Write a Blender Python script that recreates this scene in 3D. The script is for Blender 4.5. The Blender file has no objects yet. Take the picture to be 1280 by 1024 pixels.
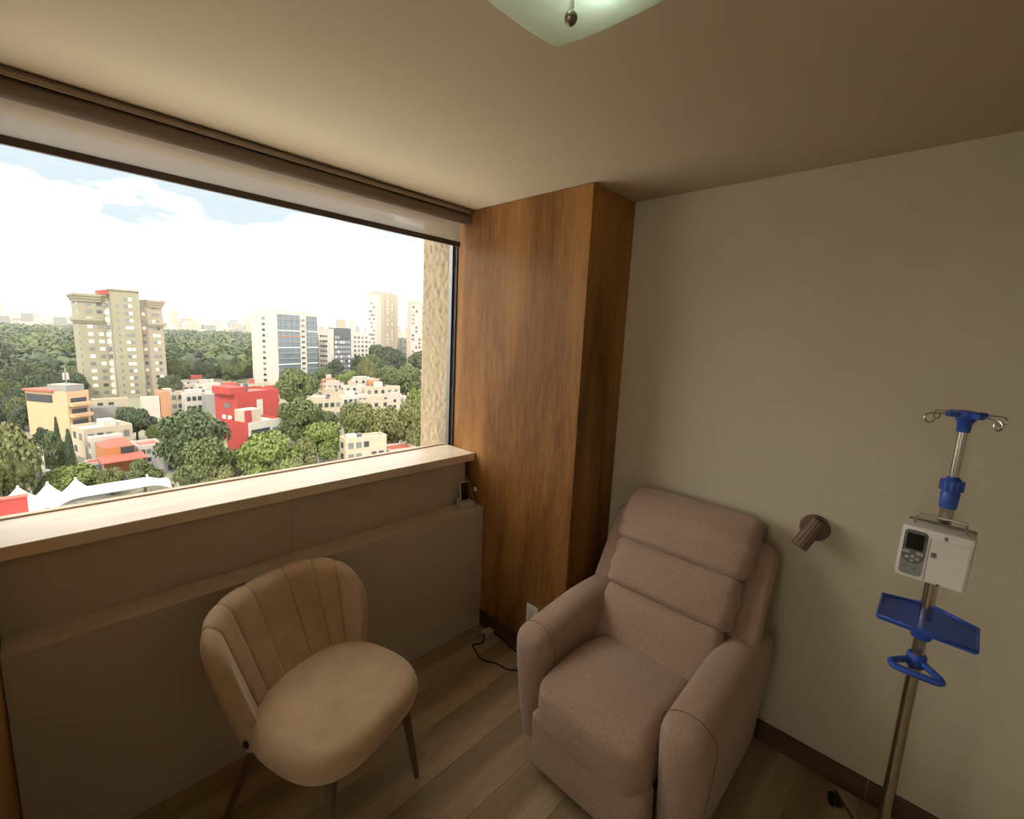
import bpy, bmesh, math, random
import numpy as np
from mathutils import Vector, Matrix
random.seed(7)
PI = math.pi
scene = bpy.context.scene
COL = scene.collection

# ------------------------------------------------------------------ camera
FPX = 569.46                                    # focal length in pixels of a 1280 x 1024 frame
PITCH, YAW, ROLL = math.radians(-9.023), math.radians(46.587), math.radians(2.682)
EYE = Vector((0, 0, 1.7))
FW = Vector((math.sin(YAW)*math.cos(PITCH), math.cos(YAW)*math.cos(PITCH), math.sin(PITCH)))
_r = Vector((math.cos(YAW), -math.sin(YAW), 0)); _u = _r.cross(FW)
RT = _r*math.cos(ROLL) + _u*math.sin(ROLL)
UP = _u*math.cos(ROLL) - _r*math.sin(ROLL)
cam_data = bpy.data.cameras.new('camera')
cam = bpy.data.objects.new('camera', cam_data); COL.objects.link(cam)
cam_data.sensor_fit = 'HORIZONTAL'; cam_data.sensor_width = 36.0
cam_data.lens = FPX*36.0/1280.0
cam_data.clip_start = 0.02; cam_data.clip_end = 30000
m3 = Matrix((RT, UP, -FW)).transposed()
cam.matrix_world = Matrix.Translation(EYE) @ m3.to_4x4()
scene.camera = cam

# ------------------------------------------------------------------ sky, sun, exposure
scene.view_settings.view_transform = 'Standard'
scene.view_settings.look = 'None'
scene.view_settings.gamma = 1.0
scene.view_settings.use_curve_mapping = False
scene.view_settings.exposure = 2.3

world = bpy.data.worlds.new('sky'); scene.world = world; world.use_nodes = True
nt = world.node_tree; nt.nodes.clear()
def wn(t, **k):
    n = nt.nodes.new(t)
    for a, b in k.items(): setattr(n, a, b)
    return n
tc = wn('ShaderNodeTexCoord')
sep = wn('ShaderNodeSeparateXYZ'); nt.links.new(tc.outputs['Generated'], sep.inputs[0])
mx = wn('ShaderNodeMath', operation='MAXIMUM'); nt.links.new(sep.outputs['Z'], mx.inputs[0]); mx.inputs[1].default_value = 0.0
ad = wn('ShaderNodeMath', operation='ADD'); nt.links.new(mx.outputs[0], ad.inputs[0]); ad.inputs[1].default_value = 0.22
vd = wn('ShaderNodeVectorMath', operation='DIVIDE'); nt.links.new(tc.outputs['Generated'], vd.inputs[0])
cb = wn('ShaderNodeCombineXYZ')
for i in range(3): nt.links.new(ad.outputs[0], cb.inputs[i])
nt.links.new(cb.outputs[0], vd.inputs[1])
nz = wn('ShaderNodeTexNoise'); nz.inputs['Scale'].default_value = 2.6; nz.inputs['Detail'].default_value = 7; nz.inputs['Roughness'].default_value = 0.55
nt.links.new(vd.outputs[0], nz.inputs['Vector'])
# one wide opening of blue in the cloud cover, high above the towers
gap_c = (FW + RT*((300-640)/FPX) - UP*((150-512)/FPX)).normalized()
gap_u = Vector((0, 0, 1)).cross(gap_c).normalized(); gap_v = gap_c.cross(gap_u)
def wdot(v, k):
    d = wn('ShaderNodeVectorMath', operation='DOT_PRODUCT'); nt.links.new(tc.outputs['Generated'], d.inputs[0]); d.inputs[1].default_value = tuple(v*k); return d.outputs['Value']
cc = wn('ShaderNodeCombineXYZ'); nt.links.new(wdot(gap_u, 1/0.62), cc.inputs[0]); nt.links.new(wdot(gap_v, 1/0.20), cc.inputs[1])
ln = wn('ShaderNodeVectorMath', operation='LENGTH'); nt.links.new(cc.outputs[0], ln.inputs[0])
nm = wn('ShaderNodeMath', operation='MULTIPLY_ADD'); nt.links.new(nz.outputs['Fac'], nm.inputs[0]); nm.inputs[1].default_value = 1.5; nt.links.new(ln.outputs['Value'], nm.inputs[2])
gp = wn('ShaderNodeMapRange'); gp.interpolation_type = 'SMOOTHSTEP'; nt.links.new(nm.outputs[0], gp.inputs['Value'])
gp.inputs['From Min'].default_value = 1.45; gp.inputs['From Max'].default_value = 1.75; gp.inputs['To Min'].default_value = 1.0; gp.inputs['To Max'].default_value = 0.0
fr_ = wn('ShaderNodeMath', operation='GREATER_THAN'); nt.links.new(wdot(gap_c, 1.0), fr_.inputs[0]); fr_.inputs[1].default_value = 0.0
blue = wn('ShaderNodeMath', operation='MULTIPLY'); nt.links.new(gp.outputs[0], blue.inputs[0]); nt.links.new(fr_.outputs[0], blue.inputs[1])
mixc = wn('ShaderNodeMix', data_type='RGBA'); nt.links.new(blue.outputs[0], mixc.inputs['Factor'])
mixc.inputs['A'].default_value = (1.0, 0.955, 0.90, 1); mixc.inputs['B'].default_value = (0.172, 0.203, 0.222, 1)
bg = wn('ShaderNodeBackground'); nt.links.new(mixc.outputs['Result'], bg.inputs['Color']); bg.inputs['Strength'].default_value = 1.0
wo = wn('ShaderNodeOutputWorld'); nt.links.new(bg.outputs[0], wo.inputs['Surface'])

sun_d = bpy.data.lights.new('sun', 'SUN'); sun_d.energy = 1.2; sun_d.angle = math.radians(3.0); sun_d.color = (1.0, 0.93, 0.82)
sun = bpy.data.objects.new('sun', sun_d); COL.objects.link(sun)
sun.rotation_euler = Vector((0.50, 0.55, -0.80)).to_track_quat('-Z', 'Y').to_euler()

# ------------------------------------------------------------------ pixel to place
def ray(px, py): return FW + RT*((px-640)/FPX) - UP*((py-512)/FPX)
def at(px, py, z):                      # where the line of sight meets the level z
    d = ray(px, py); return EYE + d*((z-EYE.z)/d.z)
def at_y(px, py, y):
    d = ray(px, py); return EYE + d*((y-EYE.y)/d.y)
def along(P, d, px):                    # how far to go from P along d to be seen in column px
    n = RT - FW*((px-640)/FPX); return -((P-EYE).dot(n))/d.dot(n)
def height(P, py):                      # how high above P the row py is
    n = UP + FW*((py-512)/FPX); return -((P-EYE).dot(n))/n.z

# ------------------------------------------------------------------ materials
MATS = {}
def mat(name, col, rough=0.6, var=0.0, vscale=8.0, bump=0.0, bscale=60.0, metal=0.0, spec=0.5, sheen=0.0, detail=4, stretch=None, col2=None, coat=0.0):
    if name in MATS: return MATS[name]
    m = bpy.data.materials.new(name); m.use_nodes = True; t = m.node_tree
    b = t.nodes['Principled BSDF']
    b.inputs['Base Color'].default_value = (*col, 1); b.inputs['Roughness'].default_value = rough
    b.inputs['Metallic'].default_value = metal; b.inputs['Specular IOR Level'].default_value = spec
    b.inputs['Coat Weight'].default_value = coat
    if sheen: b.inputs['Sheen Weight'].default_value = sheen; b.inputs['Sheen Roughness'].default_value = 0.4
    co = t.nodes.new('ShaderNodeTexCoord'); vec = co.outputs['Object']
    if stretch:
        mp = t.nodes.new('ShaderNodeMapping'); mp.inputs['Scale'].default_value = stretch
        t.links.new(vec, mp.inputs['Vector']); vec = mp.outputs[0]
    if var or col2:
        n = t.nodes.new('ShaderNodeTexNoise'); n.inputs['Scale'].default_value = vscale; n.inputs['Detail'].default_value = detail
        n.inputs['Roughness'].default_value = 0.6
        t.links.new(vec, n.inputs['Vector'])
        r = t.nodes.new('ShaderNodeValToRGB'); r.color_ramp.elements[0].position = 0.3; r.color_ramp.elements[1].position = 0.7
        c1 = col; c2 = col2 if col2 else tuple(c*(1-var) for c in col)
        if not col2: c1 = tuple(min(1, c*(1+var)) for c in col)
        r.color_ramp.elements[0].color = (*c2, 1); r.color_ramp.elements[1].color = (*c1, 1)
        t.links.new(n.outputs['Fac'], r.inputs[0]); t.links.new(r.outputs[0], b.inputs['Base Color'])
    if bump:
        n2 = t.nodes.new('ShaderNodeTexNoise'); n2.inputs['Scale'].default_value = bscale; n2.inputs['Detail'].default_value = 4
        t.links.new(vec, n2.inputs['Vector'])
        bp = t.nodes.new('ShaderNodeBump'); bp.inputs['Strength'].default_value = bump; bp.inputs['Distance'].default_value = 0.01
        t.links.new(n2.outputs['Fac'], bp.inputs['Height']); t.links.new(bp.outputs[0], b.inputs['Normal'])
    MATS[name] = m
    return m

def wood_mat(name, dark, light, scale=(1, 1, 1), rough=0.38, ring=7.0):
    m = bpy.data.materials.new(name); m.use_nodes = True; t = m.node_tree; b = t.nodes['Principled BSDF']
    co = t.nodes.new('ShaderNodeTexCoord'); mp = t.nodes.new('ShaderNodeMapping'); mp.inputs['Scale'].default_value = scale
    t.links.new(co.outputs['Object'], mp.inputs['Vector'])
    n = t.nodes.new('ShaderNodeTexNoise'); n.inputs['Scale'].default_value = 1.1; n.inputs['Detail'].default_value = 2
    t.links.new(mp.outputs[0], n.inputs['Vector'])
    mul = t.nodes.new('ShaderNodeMath'); mul.operation = 'MULTIPLY'; mul.inputs[1].default_value = ring
    t.links.new(n.outputs['Fac'], mul.inputs[0])
    fr = t.nodes.new('ShaderNodeMath'); fr.operation = 'PINGPONG'; fr.inputs[1].default_value = 1.0
    t.links.new(mul.outputs[0], fr.inputs[0])
    n2 = t.nodes.new('ShaderNodeTexNoise'); n2.inputs['Scale'].default_value = 22; n2.inputs['Detail'].default_value = 6; n2.inputs['Roughness'].default_value = 0.7
    t.links.new(mp.outputs[0], n2.inputs['Vector'])
    mixf = t.nodes.new('ShaderNodeMix'); mixf.inputs['Factor'].default_value = 0.62
    t.links.new(fr.outputs[0], mixf.inputs['A']); t.links.new(n2.outputs['Fac'], mixf.inputs['B'])
    r = t.nodes.new('ShaderNodeValToRGB'); r.color_ramp.elements[0].position = 0.25; r.color_ramp.elements[1].position = 0.8
    r.color_ramp.elements[0].color = (*dark, 1); r.color_ramp.elements[1].color = (*light, 1)
    t.links.new(mixf.outputs['Result'], r.inputs[0]); t.links.new(r.outputs[0], b.inputs['Base Color'])
    b.inputs['Roughness'].default_value = rough; b.inputs['Specular IOR Level'].default_value = 0.22
    bp = t.nodes.new('ShaderNodeBump'); bp.inputs['Strength'].default_value = 0.06; bp.inputs['Distance'].default_value = 0.005
    t.links.new(n2.outputs['Fac'], bp.inputs['Height']); t.links.new(bp.outputs[0], b.inputs['Normal'])
    MATS[name] = m; return m

def mix_mat(name, col, transp, translucent=0.0, gloss=0.0, tint=(1, 1, 1)):
    m = bpy.data.materials.new(name); m.use_nodes = True; t = m.node_tree; t.nodes.clear()
    o = t.nodes.new('ShaderNodeOutputMaterial')
    tr = t.nodes.new('ShaderNodeBsdfTransparent'); tr.inputs[0].default_value = (*tint, 1)
    d = t.nodes.new('ShaderNodeBsdfDiffuse'); d.inputs[0].default_value = (*col, 1)
    tl = t.nodes.new('ShaderNodeBsdfTranslucent'); tl.inputs[0].default_value = (*col, 1)
    g = t.nodes.new('ShaderNodeBsdfGlossy'); g.inputs['Roughness'].default_value = 0.0
    m1 = t.nodes.new('ShaderNodeMixShader'); m1.inputs[0].default_value = translucent
    t.links.new(d.outputs[0], m1.inputs[1]); t.links.new(tl.outputs[0], m1.inputs[2])
    m2 = t.nodes.new('ShaderNodeMixShader'); m2.inputs[0].default_value = transp
    t.links.new(m1.outputs[0], m2.inputs[1]); t.links.new(tr.outputs[0], m2.inputs[2])
    m3_ = t.nodes.new('ShaderNodeMixShader'); m3_.inputs[0].default_value = gloss
    t.links.new(m2.outputs[0], m3_.inputs[1]); t.links.new(g.outputs[0], m3_.inputs[2])
    t.links.new(m3_.outputs[0], o.inputs[0])
    MATS[name] = m; return m

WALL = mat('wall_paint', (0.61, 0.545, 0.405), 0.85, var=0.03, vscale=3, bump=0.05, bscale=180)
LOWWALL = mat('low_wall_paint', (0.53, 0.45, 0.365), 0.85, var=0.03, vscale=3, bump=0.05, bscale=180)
CEIL = mat('ceiling_paint', (0.54, 0.45, 0.305), 0.9, var=0.02, vscale=2, bump=0.04, bscale=150)
WALNUT = wood_mat('walnut_veneer', (0.16, 0.066, 0.016), (0.46, 0.22, 0.068), (2.6, 2.6, 0.35), 0.52, 5.0)
FLOORT = wood_mat('wood_look_tile', (0.27, 0.195, 0.115), (0.50, 0.385, 0.24), (0.5, 5.0, 5.0), 0.42, 5.0)
GROUT = mat('grout', (0.17, 0.125, 0.08), 0.9)
MARBLE = mat('cream_marble', (0.80, 0.70, 0.58), 0.3, vscale=5, col2=(0.70, 0.56, 0.42), detail=8, stretch=(1, 4, 1))
DARKALU = mat('dark_aluminium', (0.05, 0.05, 0.055), 0.4, metal=0.6)
TANTRIM = mat('tan_trim', (0.42, 0.31, 0.20), 0.6)
BLINDBR = mat('brown_blind_metal', (0.20, 0.155, 0.105), 0.5)
BLINDBAR = mat('dark_brown_bar', (0.085, 0.055, 0.04), 0.5)
FABRIC = mix_mat('screen_fabric', (0.55, 0.46, 0.36), 0.34, 0.45)
GLASS = mix_mat('window_glass', (0.8, 0.9, 0.85), 1.0, 0, 0.04, (0.95, 0.96, 0.95))
STUCCO = mat('rough_stucco', (0.34, 0.27, 0.175), 0.95, var=0.10, vscale=14, bump=0.4, bscale=90)

# ------------------------------------------------------------------ mesh helpers
class MB:
    def __init__(s): s.v = []; s.f = []; s.mi = []
    def add(s, vs, fs, mi=0):
        o = len(s.v); s.v += [tuple(p) for p in vs]; s.f += [tuple(i+o for i in f) for f in fs]; s.mi += [mi]*len(fs); return s
    def box(s, x0, x1, y0, y1, z0, z1, mi=0, M=None):
        vs = [Vector((x, y, z)) for x in (x0, x1) for y in (y0, y1) for z in (z0, z1)]
        if M is not None: vs = [M @ p for p in vs]
        return s.add(vs, [(0, 1, 3, 2), (4, 6, 7, 5), (0, 4, 5, 1), (2, 3, 7, 6), (0, 2, 6, 4), (1, 5, 7, 3)], mi)
    def tube(s, path, r, seg=10, cap=True, mi=0, closed=False):
        path = [Vector(p) for p in path]; n = len(path)
        rs = r if isinstance(r, (list, tuple)) else [r]*n
        vs = []; fs = []; prev = None
        for i, p in enumerate(path):
            if closed: t = path[(i+1) % n] - path[i-1]
            else: t = path[min(i+1, n-1)] - path[max(i-1, 0)]
            t = t.normalized() if t.length > 1e-9 else Vector((0, 0, 1))
            if prev is None:
                a = t.orthogonal().normalized()
            else:
                a = prev - t*prev.dot(t); a = a.normalized() if a.length > 1e-6 else t.orthogonal().normalized()
            prev = a; b = t.cross(a)
            for k in range(seg):
                an = 2*PI*k/seg; vs.append(p + (a*math.cos(an) + b*math.sin(an))*rs[i])
        rng = n if closed else n-1
        for i in range(rng):
            j = (i+1) % n
            for k in range(seg):
                fs.append((i*seg+k, i*seg+(k+1) % seg, j*seg+(k+1) % seg, j*seg+k))
        if cap and not closed:
            fs.append(tuple(range(seg-1, -1, -1))); fs.append(tuple((n-1)*seg+k for k in range(seg)))
        return s.add(vs, fs, mi)
    def lathe(s, prof, seg=24, M=None, mi=0):           # prof = [(r, z)], around local z
        vs = []; fs = []; n = len(prof)
        for r, z in prof:
            for k in range(seg):
                a = 2*PI*k/seg; p = Vector((r*math.cos(a), r*math.sin(a), z)); vs.append(M @ p if M is not None else p)
        for i in range(n-1):
            for k in range(seg): fs.append((i*seg+k, i*seg+(k+1) % seg, (i+1)*seg+(k+1) % seg, (i+1)*seg+k))
        fs.append(tuple(range(seg-1, -1, -1))); fs.append(tuple((n-1)*seg+k for k in range(seg)))
        return s.add(vs, fs, mi)
    def prism(s, poly, z0, z1, M=None, mi=0):
        n = len(poly); vs = [Vector((x, y, z0)) for x, y in poly] + [Vector((x, y, z1)) for x, y in poly]
        if M is not None: vs = [M @ p for p in vs]
        fs = [tuple(range(n-1, -1, -1)), tuple(range(n, 2*n))] + [(i, (i+1) % n, (i+1) % n+n, i+n) for i in range(n)]
        return s.add(vs, fs, mi)
    def mesh(s, name, mats, smooth=False, bevel=0, weld=0):
        me = bpy.data.meshes.new(name); me.from_pydata(s.v, [], s.f)
        for m in (mats if isinstance(mats, (list, tuple)) else [mats]): me.materials.append(m)
        if len(set(s.mi)) > 1: me.polygons.foreach_set('material_index', s.mi)
        bm = bmesh.new(); bm.from_mesh(me)
        if weld: bmesh.ops.remove_doubles(bm, verts=bm.verts, dist=weld)
        bmesh.ops.recalc_face_normals(bm, faces=bm.faces)
        if bevel: bmesh.ops.bevel(bm, geom=[e for e in bm.edges if len(e.link_faces) == 2 and e.calc_face_angle(0) > 0.5], offset=bevel, segments=2, profile=0.6, affect='EDGES', clamp_overlap=True)
        bm.to_mesh(me); bm.free()
        if smooth:
            me.polygons.foreach_set('use_smooth', [True]*len(me.polygons))
            if smooth == 'auto': me.set_sharp_from_angle(angle=math.radians(40))
        me.update(); return me
    def build(s, name, mats, parent=None, smooth=False, bevel=0, weld=0):
        return link(name, s.mesh(name, mats, smooth, bevel, weld), parent)

def link(name, me, parent=None, loc=None):
    o = bpy.data.objects.new(name, me); COL.objects.link(o); o.parent = parent
    if loc is not None: o.location = loc
    return o
def empty(name, loc=(0, 0, 0), rz=0.0, scale=None):
    o = bpy.data.objects.new(name, None); COL.objects.link(o); o.location = loc; o.rotation_euler.z = rz
    o.empty_display_size = 0.1
    if scale: o.scale = scale
    return o
def tag(o, label=None, cat=None, group=None, kind=None):
    if label: o['label'] = label
    if cat: o['category'] = cat
    if group: o['group'] = group
    if kind: o['kind'] = kind
    return o
def struct(o, label=None): return tag(o, label, None, None, 'structure')
def boxobj(name, b, m, parent=None, bevel=0): return MB().box(*b).build(name, m, parent, bevel=bevel)

def smooth_path(pts, n=8, closed=False):
    pts = [Vector(p) for p in pts]; out = []; N = len(pts)
    rng = range(N if closed else N-1)
    for i in rng:
        if closed: p0, p1, p2, p3 = pts[i-1], pts[i], pts[(i+1) % N], pts[(i+2) % N]
        else: p0, p1, p2, p3 = pts[max(i-1, 0)], pts[i], pts[i+1], pts[min(i+2, N-1)]
        for k in range(n):
            t = k/n
            out.append(0.5*((2*p1) + (p2-p0)*t + (2*p0-5*p1+4*p2-p3)*t*t + (3*p1-p0-3*p2+p3)*t**3))
    if not closed: out.append(pts[-1])
    return out

def axis_samples(h, r, n):
    k = max(3, int(n*0.3)); c = [-h + r*i/k for i in range(k)]
    m = max(2, n)
    c += [-(h-r) + 2*(h-r)*i/m for i in range(m+1)]
    c += [(h-r) + r*(i+1)/k for i in range(k)]
    return c
def cushion(hx, hy, hz, r, bulge=(0, 0, 0), n=10, deform=None):
    """soft rounded block; bulge swells its faces; deform(x,y,z)->(x,y,z)"""
    mb = MB(); H = (hx, hy, hz); S = [axis_samples(H[i], r, n) for i in range(3)]
    def rnd(p):
        q = [max(-(H[i]-r), min(H[i]-r, p[i])) for i in range(3)]
        d = [p[i]-q[i] for i in range(3)]; L = math.sqrt(sum(c*c for c in d))
        o = [q[i] + (d[i]/L*r if L > 1e-9 else 0) for i in range(3)]
        w = [max(0, 1-(o[i]/H[i])**2) for i in range(3)]
        o2 = list(o)
        for i in range(3):
            j, k = (i+1) % 3, (i+2) % 3
            o2[i] += bulge[i]*(o[i]/H[i])*(w[j]**0.6)*(w[k]**0.6)
        return deform(*o2) if deform else tuple(o2)
    for ax in range(3):
        u, v = (ax+1) % 3, (ax+2) % 3; A, B = S[u], S[v]
        for sg in (-1, 1):
            vs = []
            for a in A:
                for b in B:
                    p = [0, 0, 0]; p[ax] = sg*H[ax]; p[u] = a; p[v] = b; vs.append(rnd(p))
            nb = len(B); fs = []
            for i in range(len(A)-1):
                for j in range(nb-1):
                    f = (i*nb+j, (i+1)*nb+j, (i+1)*nb+j+1, i*nb+j+1); fs.append(f if sg > 0 else f[::-1])
            mb.add(vs, fs)
    return mb

# ================================================================== THE ROOM
ZC, XR, XC, YC = 2.373, 2.083, 1.723, 1.209
YL, ZL = 1.813, 0.737
XL, YB = -3.0, -1.7                         # the walls behind the camera
fl = struct(boxobj('floor', (XL, XR, YB, 2.2, -0.15, -0.004), GROUT))
plank = {}
for row in range(0, 40):
    y0 = YL - (row+1)*0.2; y1 = y0 + 0.2
    if y1 < YB: break
    off = (row*0.41) % 1.2
    x = XL - off
    while x < XR:
        a, b = max(x, XL), min(x+1.2, XR)
        if b-a > 0.02:
            key = (round(b-a, 3),)
            if key not in plank:
                plank[key] = MB().box(-(b-a)/2+0.0007, (b-a)/2-0.0007, -0.0993, 0.0993, -0.008, 0).mesh('plank', FLOORT, bevel=0.0008)
            p = link('plank', plank[key], fl, ((a+b)/2, (y0+y1)/2, 0))
        x += 1.2
struct(boxobj('ceiling', (XL-0.2, 2.6, YB-0.2, 2.14, ZC, ZC+0.25), CEIL))
struct(boxobj('wall_right', (XR, XR+0.2, YB-0.2, 2.2, -0.15, ZC), WALL))
struct(boxobj('wall_back', (XL-0.2, XR, YB-0.2, YB, -0.15, ZC), WALL))
wlft = MB()
for b in ((YB, 2.2, -0.15, 0.95), (YB, -0.3, 0.95, ZC), (0.55, 2.2, 0.95, ZC), (-0.3, 0.55, 2.25, ZC)): wlft.box(XL-0.2, XL, *b)
struct(wlft.build('wall_left', WALL))
struct(boxobj('added_fill_window', (XL-0.12, XL-0.11, -0.3, 0.55, 0.95, 2.25), GLASS))  # unseen window, added as fill light for the right wall and ceiling
struct(boxobj('wall_front', (XL, -0.461, 1.9, 2.2, -0.15, 0.985), WALL))
w2 = struct(empty('added_window_bay', (-1.7, 2.15, 0.99)))  # unseen extra bay, added because the visible window left the room too dark
for n_, b_, m_ in (('window_sill', (XL, -0.462, 1.905, 2.24, 0.986, 1.03), MARBLE), ('head_rail', (XL, -0.462, 2.14, 2.20, ZC-0.05, ZC-0.002), DARKALU),
                   ('pane', (XL, -0.462, 2.172, 2.178, 1.0305, ZC-0.0505), GLASS)):
    o_ = boxobj(n_, b_, m_); o_.parent = w2; o_.matrix_parent_inverse = Matrix.Translation((1.7, -2.15, -0.99))
# low wall under the window: thick part with ledge, thinner upper part in two panels
lw = struct(empty('wall_window'))
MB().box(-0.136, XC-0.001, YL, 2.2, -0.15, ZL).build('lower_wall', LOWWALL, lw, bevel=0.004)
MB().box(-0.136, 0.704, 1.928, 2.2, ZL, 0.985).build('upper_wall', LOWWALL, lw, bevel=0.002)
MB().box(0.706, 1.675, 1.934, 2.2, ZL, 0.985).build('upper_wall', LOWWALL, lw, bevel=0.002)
# walnut clad pillars on both sides of the window
pc = struct(empty('wall_pillar'))
MB().box(XC, XC+0.018, YC, 2.045, 0.0, ZC-0.002).build('veneer_panel', WALNUT, pc, bevel=0.0015)
MB().box(XC+0.0185, XR-0.001, YC, YC+0.018, 0.0, ZC-0.002).build('veneer_panel', WALNUT, pc, bevel=0.0015)
MB().box(XC+0.019, XR-0.002, YC+0.019, 2.2, -0.1, ZC-0.002).build('core', WALNUT, pc)
SKIRT = wood_mat('wood_look_skirting', (0.075, 0.048, 0.028), (0.16, 0.11, 0.068), (5.0, 0.5, 5.0), 0.45, 4.0)
MB().box(XC-0.012, XC-0.0005, YC-0.012, YL-0.002, 0.0, 0.092).build('skirting', SKIRT, pc, bevel=0.002)
MB().box(XC-0.012, XR-0.013, YC-0.012, YC-0.0005, 0.0, 0.092).build('skirting', SKIRT, pc, bevel=0.002)
pl = struct(empty('wall_pillar_beside_camera'))
MB().box(-0.46, -0.137, YC+0.02, YC+0.038, 0.0, ZC-0.002).build('veneer_panel', WALNUT, pl, bevel=0.0015)
MB().box(-0.155, -0.137, YC+0.039, 2.05, 0.0, ZC-0.002).build('veneer_panel', WALNUT, pl, bevel=0.0015)
MB().box(-0.46, -0.156, YC+0.039, 2.2, -0.1, ZC-0.002).build('core', TANTRIM, pl)
br = struct(empty('baseboard_right'))
for i, (a, b) in enumerate([(-1.7, -1.2), (-1.2, 0.0), (0.0, YC-0.013)]):
    MB().box(XR-0.012, XR-0.0005, a+0.001, b-0.001, 0.0, 0.092).build('skirting_tile', SKIRT, br, bevel=0.002)
# window
win = struct(empty('window_1', (0.8, 2.15, 0.99)))
def wpart(n, b, m, bevel=0.0):
    o = boxobj(n, b, m, None, bevel); o.parent = win; o.matrix_parent_inverse = Matrix.Translation((-0.8, -2.15, -0.99)); return o
wpart('window_sill', (-0.136, XC-0.002, 1.905, 2.196, 0.986, 1.03), MARBLE, 0.004)
wpart('jamb_trim', (1.766, 1.80, 2.046, 2.13, 1.03, ZC-0.002), WALNUT, 0.002)
wpart('jamb', (1.733, 1.80, 2.13, 2.20, 1.031, ZC-0.002), DARKALU, 0.002)
wpart('jamb', (1.720, 1.733, 2.155, 2.185, 1.031, ZC-0.002), mat('grey_aluminium', (0.22, 0.22, 0.23), 0.35, metal=0.7), 0.002)
wpart('jamb', (-0.16, -0.136, 2.14, 2.20, 1.031, ZC-0.002), DARKALU, 0.002)
wpart('head_rail', (-0.136, 1.733, 2.14, 2.20, ZC-0.05, ZC-0.002), DARKALU, 0.002)
wpart('bottom_track', (-0.136, 1.733, 2.165, 2.195, 1.0305, 1.036), mat('bronze_track', (0.52, 0.41, 0.29), 0.5), 0.001)
wpart('pane', (-0.136, 1.733, 2.172, 2.178, 1.0365, ZC-0.0505), GLASS)
# outside face of the building
wo_ = struct(MB().box(1.806, 2.6, 2.2, 2.55, -6, 6).build('wall_outside', STUCCO, None))
from mathutils import noise
ny, nz_ = 60, 230; vs = []
for i in range(ny+1):
    for j in range(nz_+1):
        y = 2.2+0.356*i/ny; z = 0.9+1.5*j/nz_
        h = noise.fractal(Vector((y*26, z*26, 3.1)), 0.9, 2.1, 3)*0.008 + max(0, noise.noise(Vector((y*14, z*14, 9))))*0.006
        e = min(1.0, (2.556-y)/0.012); vs.append((1.796-h*e+(1-e)*0.004, y, z))
stc = MB().add(vs, [(i*(nz_+1)+j, (i+1)*(nz_+1)+j, (i+1)*(nz_+1)+j+1, i*(nz_+1)+j+1) for i in range(ny) for j in range(nz_)])
stc.build('stucco_coat', STUCCO, wo_, smooth=True)
struct(boxobj('wall_above_window', (-4, 2.6, 2.14, 2.45, ZC, 6.0), STUCCO))
struct(boxobj('wall_below_window', (-4, 1.8, 2.2, 2.35, -6.0, 0.985), STUCCO))

# roller blind
rb = empty('roller_blind', (0.8, 2.03, ZC-0.003))
tag(rb, 'brown roller blind mostly rolled up along the top of the window', 'blind')
def bpart(n, mb, m, **k):
    o = mb.build(n, m, None, **k); o.parent = rb; o.matrix_parent_inverse = Matrix.Translation((-0.8, -2.03, -(ZC-0.003))); return o
bpart('head_rail', MB().box(-0.125, 1.705, 1.985, 2.07, ZC-0.012, ZC-0.003), BLINDBR, bevel=0.002)
bpart('front_lip', MB().box(-0.125, 1.705, 1.985, 1.992, ZC-0.026, ZC-0.012), mat('blind_lip', (0.36, 0.28, 0.20), 0.45), bevel=0.001)
bpart('roller', MB().tube([(-0.125, 2.03, ZC-0.043), (1.70, 2.03, ZC-0.043)], 0.030, 24), BLINDBR, smooth='auto')
bpart('screen', MB().box(-0.122, 1.69, 2.0575, 2.0585, 2.205, ZC-0.04), FABRIC)
bpart('bottom_bar', MB().box(-0.122, 1.69, 2.050, 2.066, 2.180, 2.206), BLINDBAR, bevel=0.003)
for x in (-0.131, 1.707): bpart('bracket', MB().box(x-0.004, x+0.004, 1.995, 2.068, ZC-0.075, ZC-0.003), BLINDBR, bevel=0.002)

# ================================================================== RECLINER
UPH = mat('taupe_upholstery', (0.39, 0.258, 0.190), 0.9, var=0.16, vscale=140, bump=0.35, bscale=420, sheen=0.35, detail=3)
SEAM = mat('taupe_seam', (0.19, 0.13, 0.098), 0.9)
# local axes: +x towards the window, +y towards the front, origin on the floor
rec = empty('recliner', (1.655, 0.733, 0), math.radians(90))
tag(rec, 'large taupe upholstered recliner armchair with three-tier back against the wall', 'armchair')
def rpart(n, mb, m=UPH, parent=rec, smooth=True, weld=1e-5, **k): return mb.build(n, m, parent, smooth=smooth, weld=weld, **k)
def arm(sx):
    def d(x, y, z):                 # z in -0.27..0.27, plump top, narrower foot, slightly tapered to the back
        t = min(1.0, max(0.0, (z+0.27)/0.54))
        w = 0.80 + 0.26*min(1, max(0, (t-0.05)/0.75))**1.3
        yy = y
        if y > 0: yy += -0.045*(1-t)**1.5*(y/0.36)
        zz = z + 0.010*math.cos(y*4) - 0.028*max(0, y/0.37)*t
        xx = x*w + 0.010*t
        return (sx*(0.301 + xx), yy + 0.040, zz + 0.312)
    a = rpart('armrest', cushion(0.073, 0.372, 0.27, 0.060, (0.008, 0.012, 0.010), 12, d))
    # stitched seam where the front panel meets the arm
    pts = [d(0.0835, 0.300, z) for z in (-0.05, 0.05, 0.13, 0.20)]
    pts += [d(0.0825*math.cos(an), 0.300, 0.206+0.0745*math.sin(an)) for an in [PI*i/16 for i in range(1, 16)]]
    pts += [d(-0.0835, 0.300, z) for z in (0.20, 0.13)]
    rpart('seam', MB().tube(smooth_path(pts, 2), 0.0014, 6), SEAM, a)
    return a
for sx in (1, -1): arm(sx)
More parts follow.
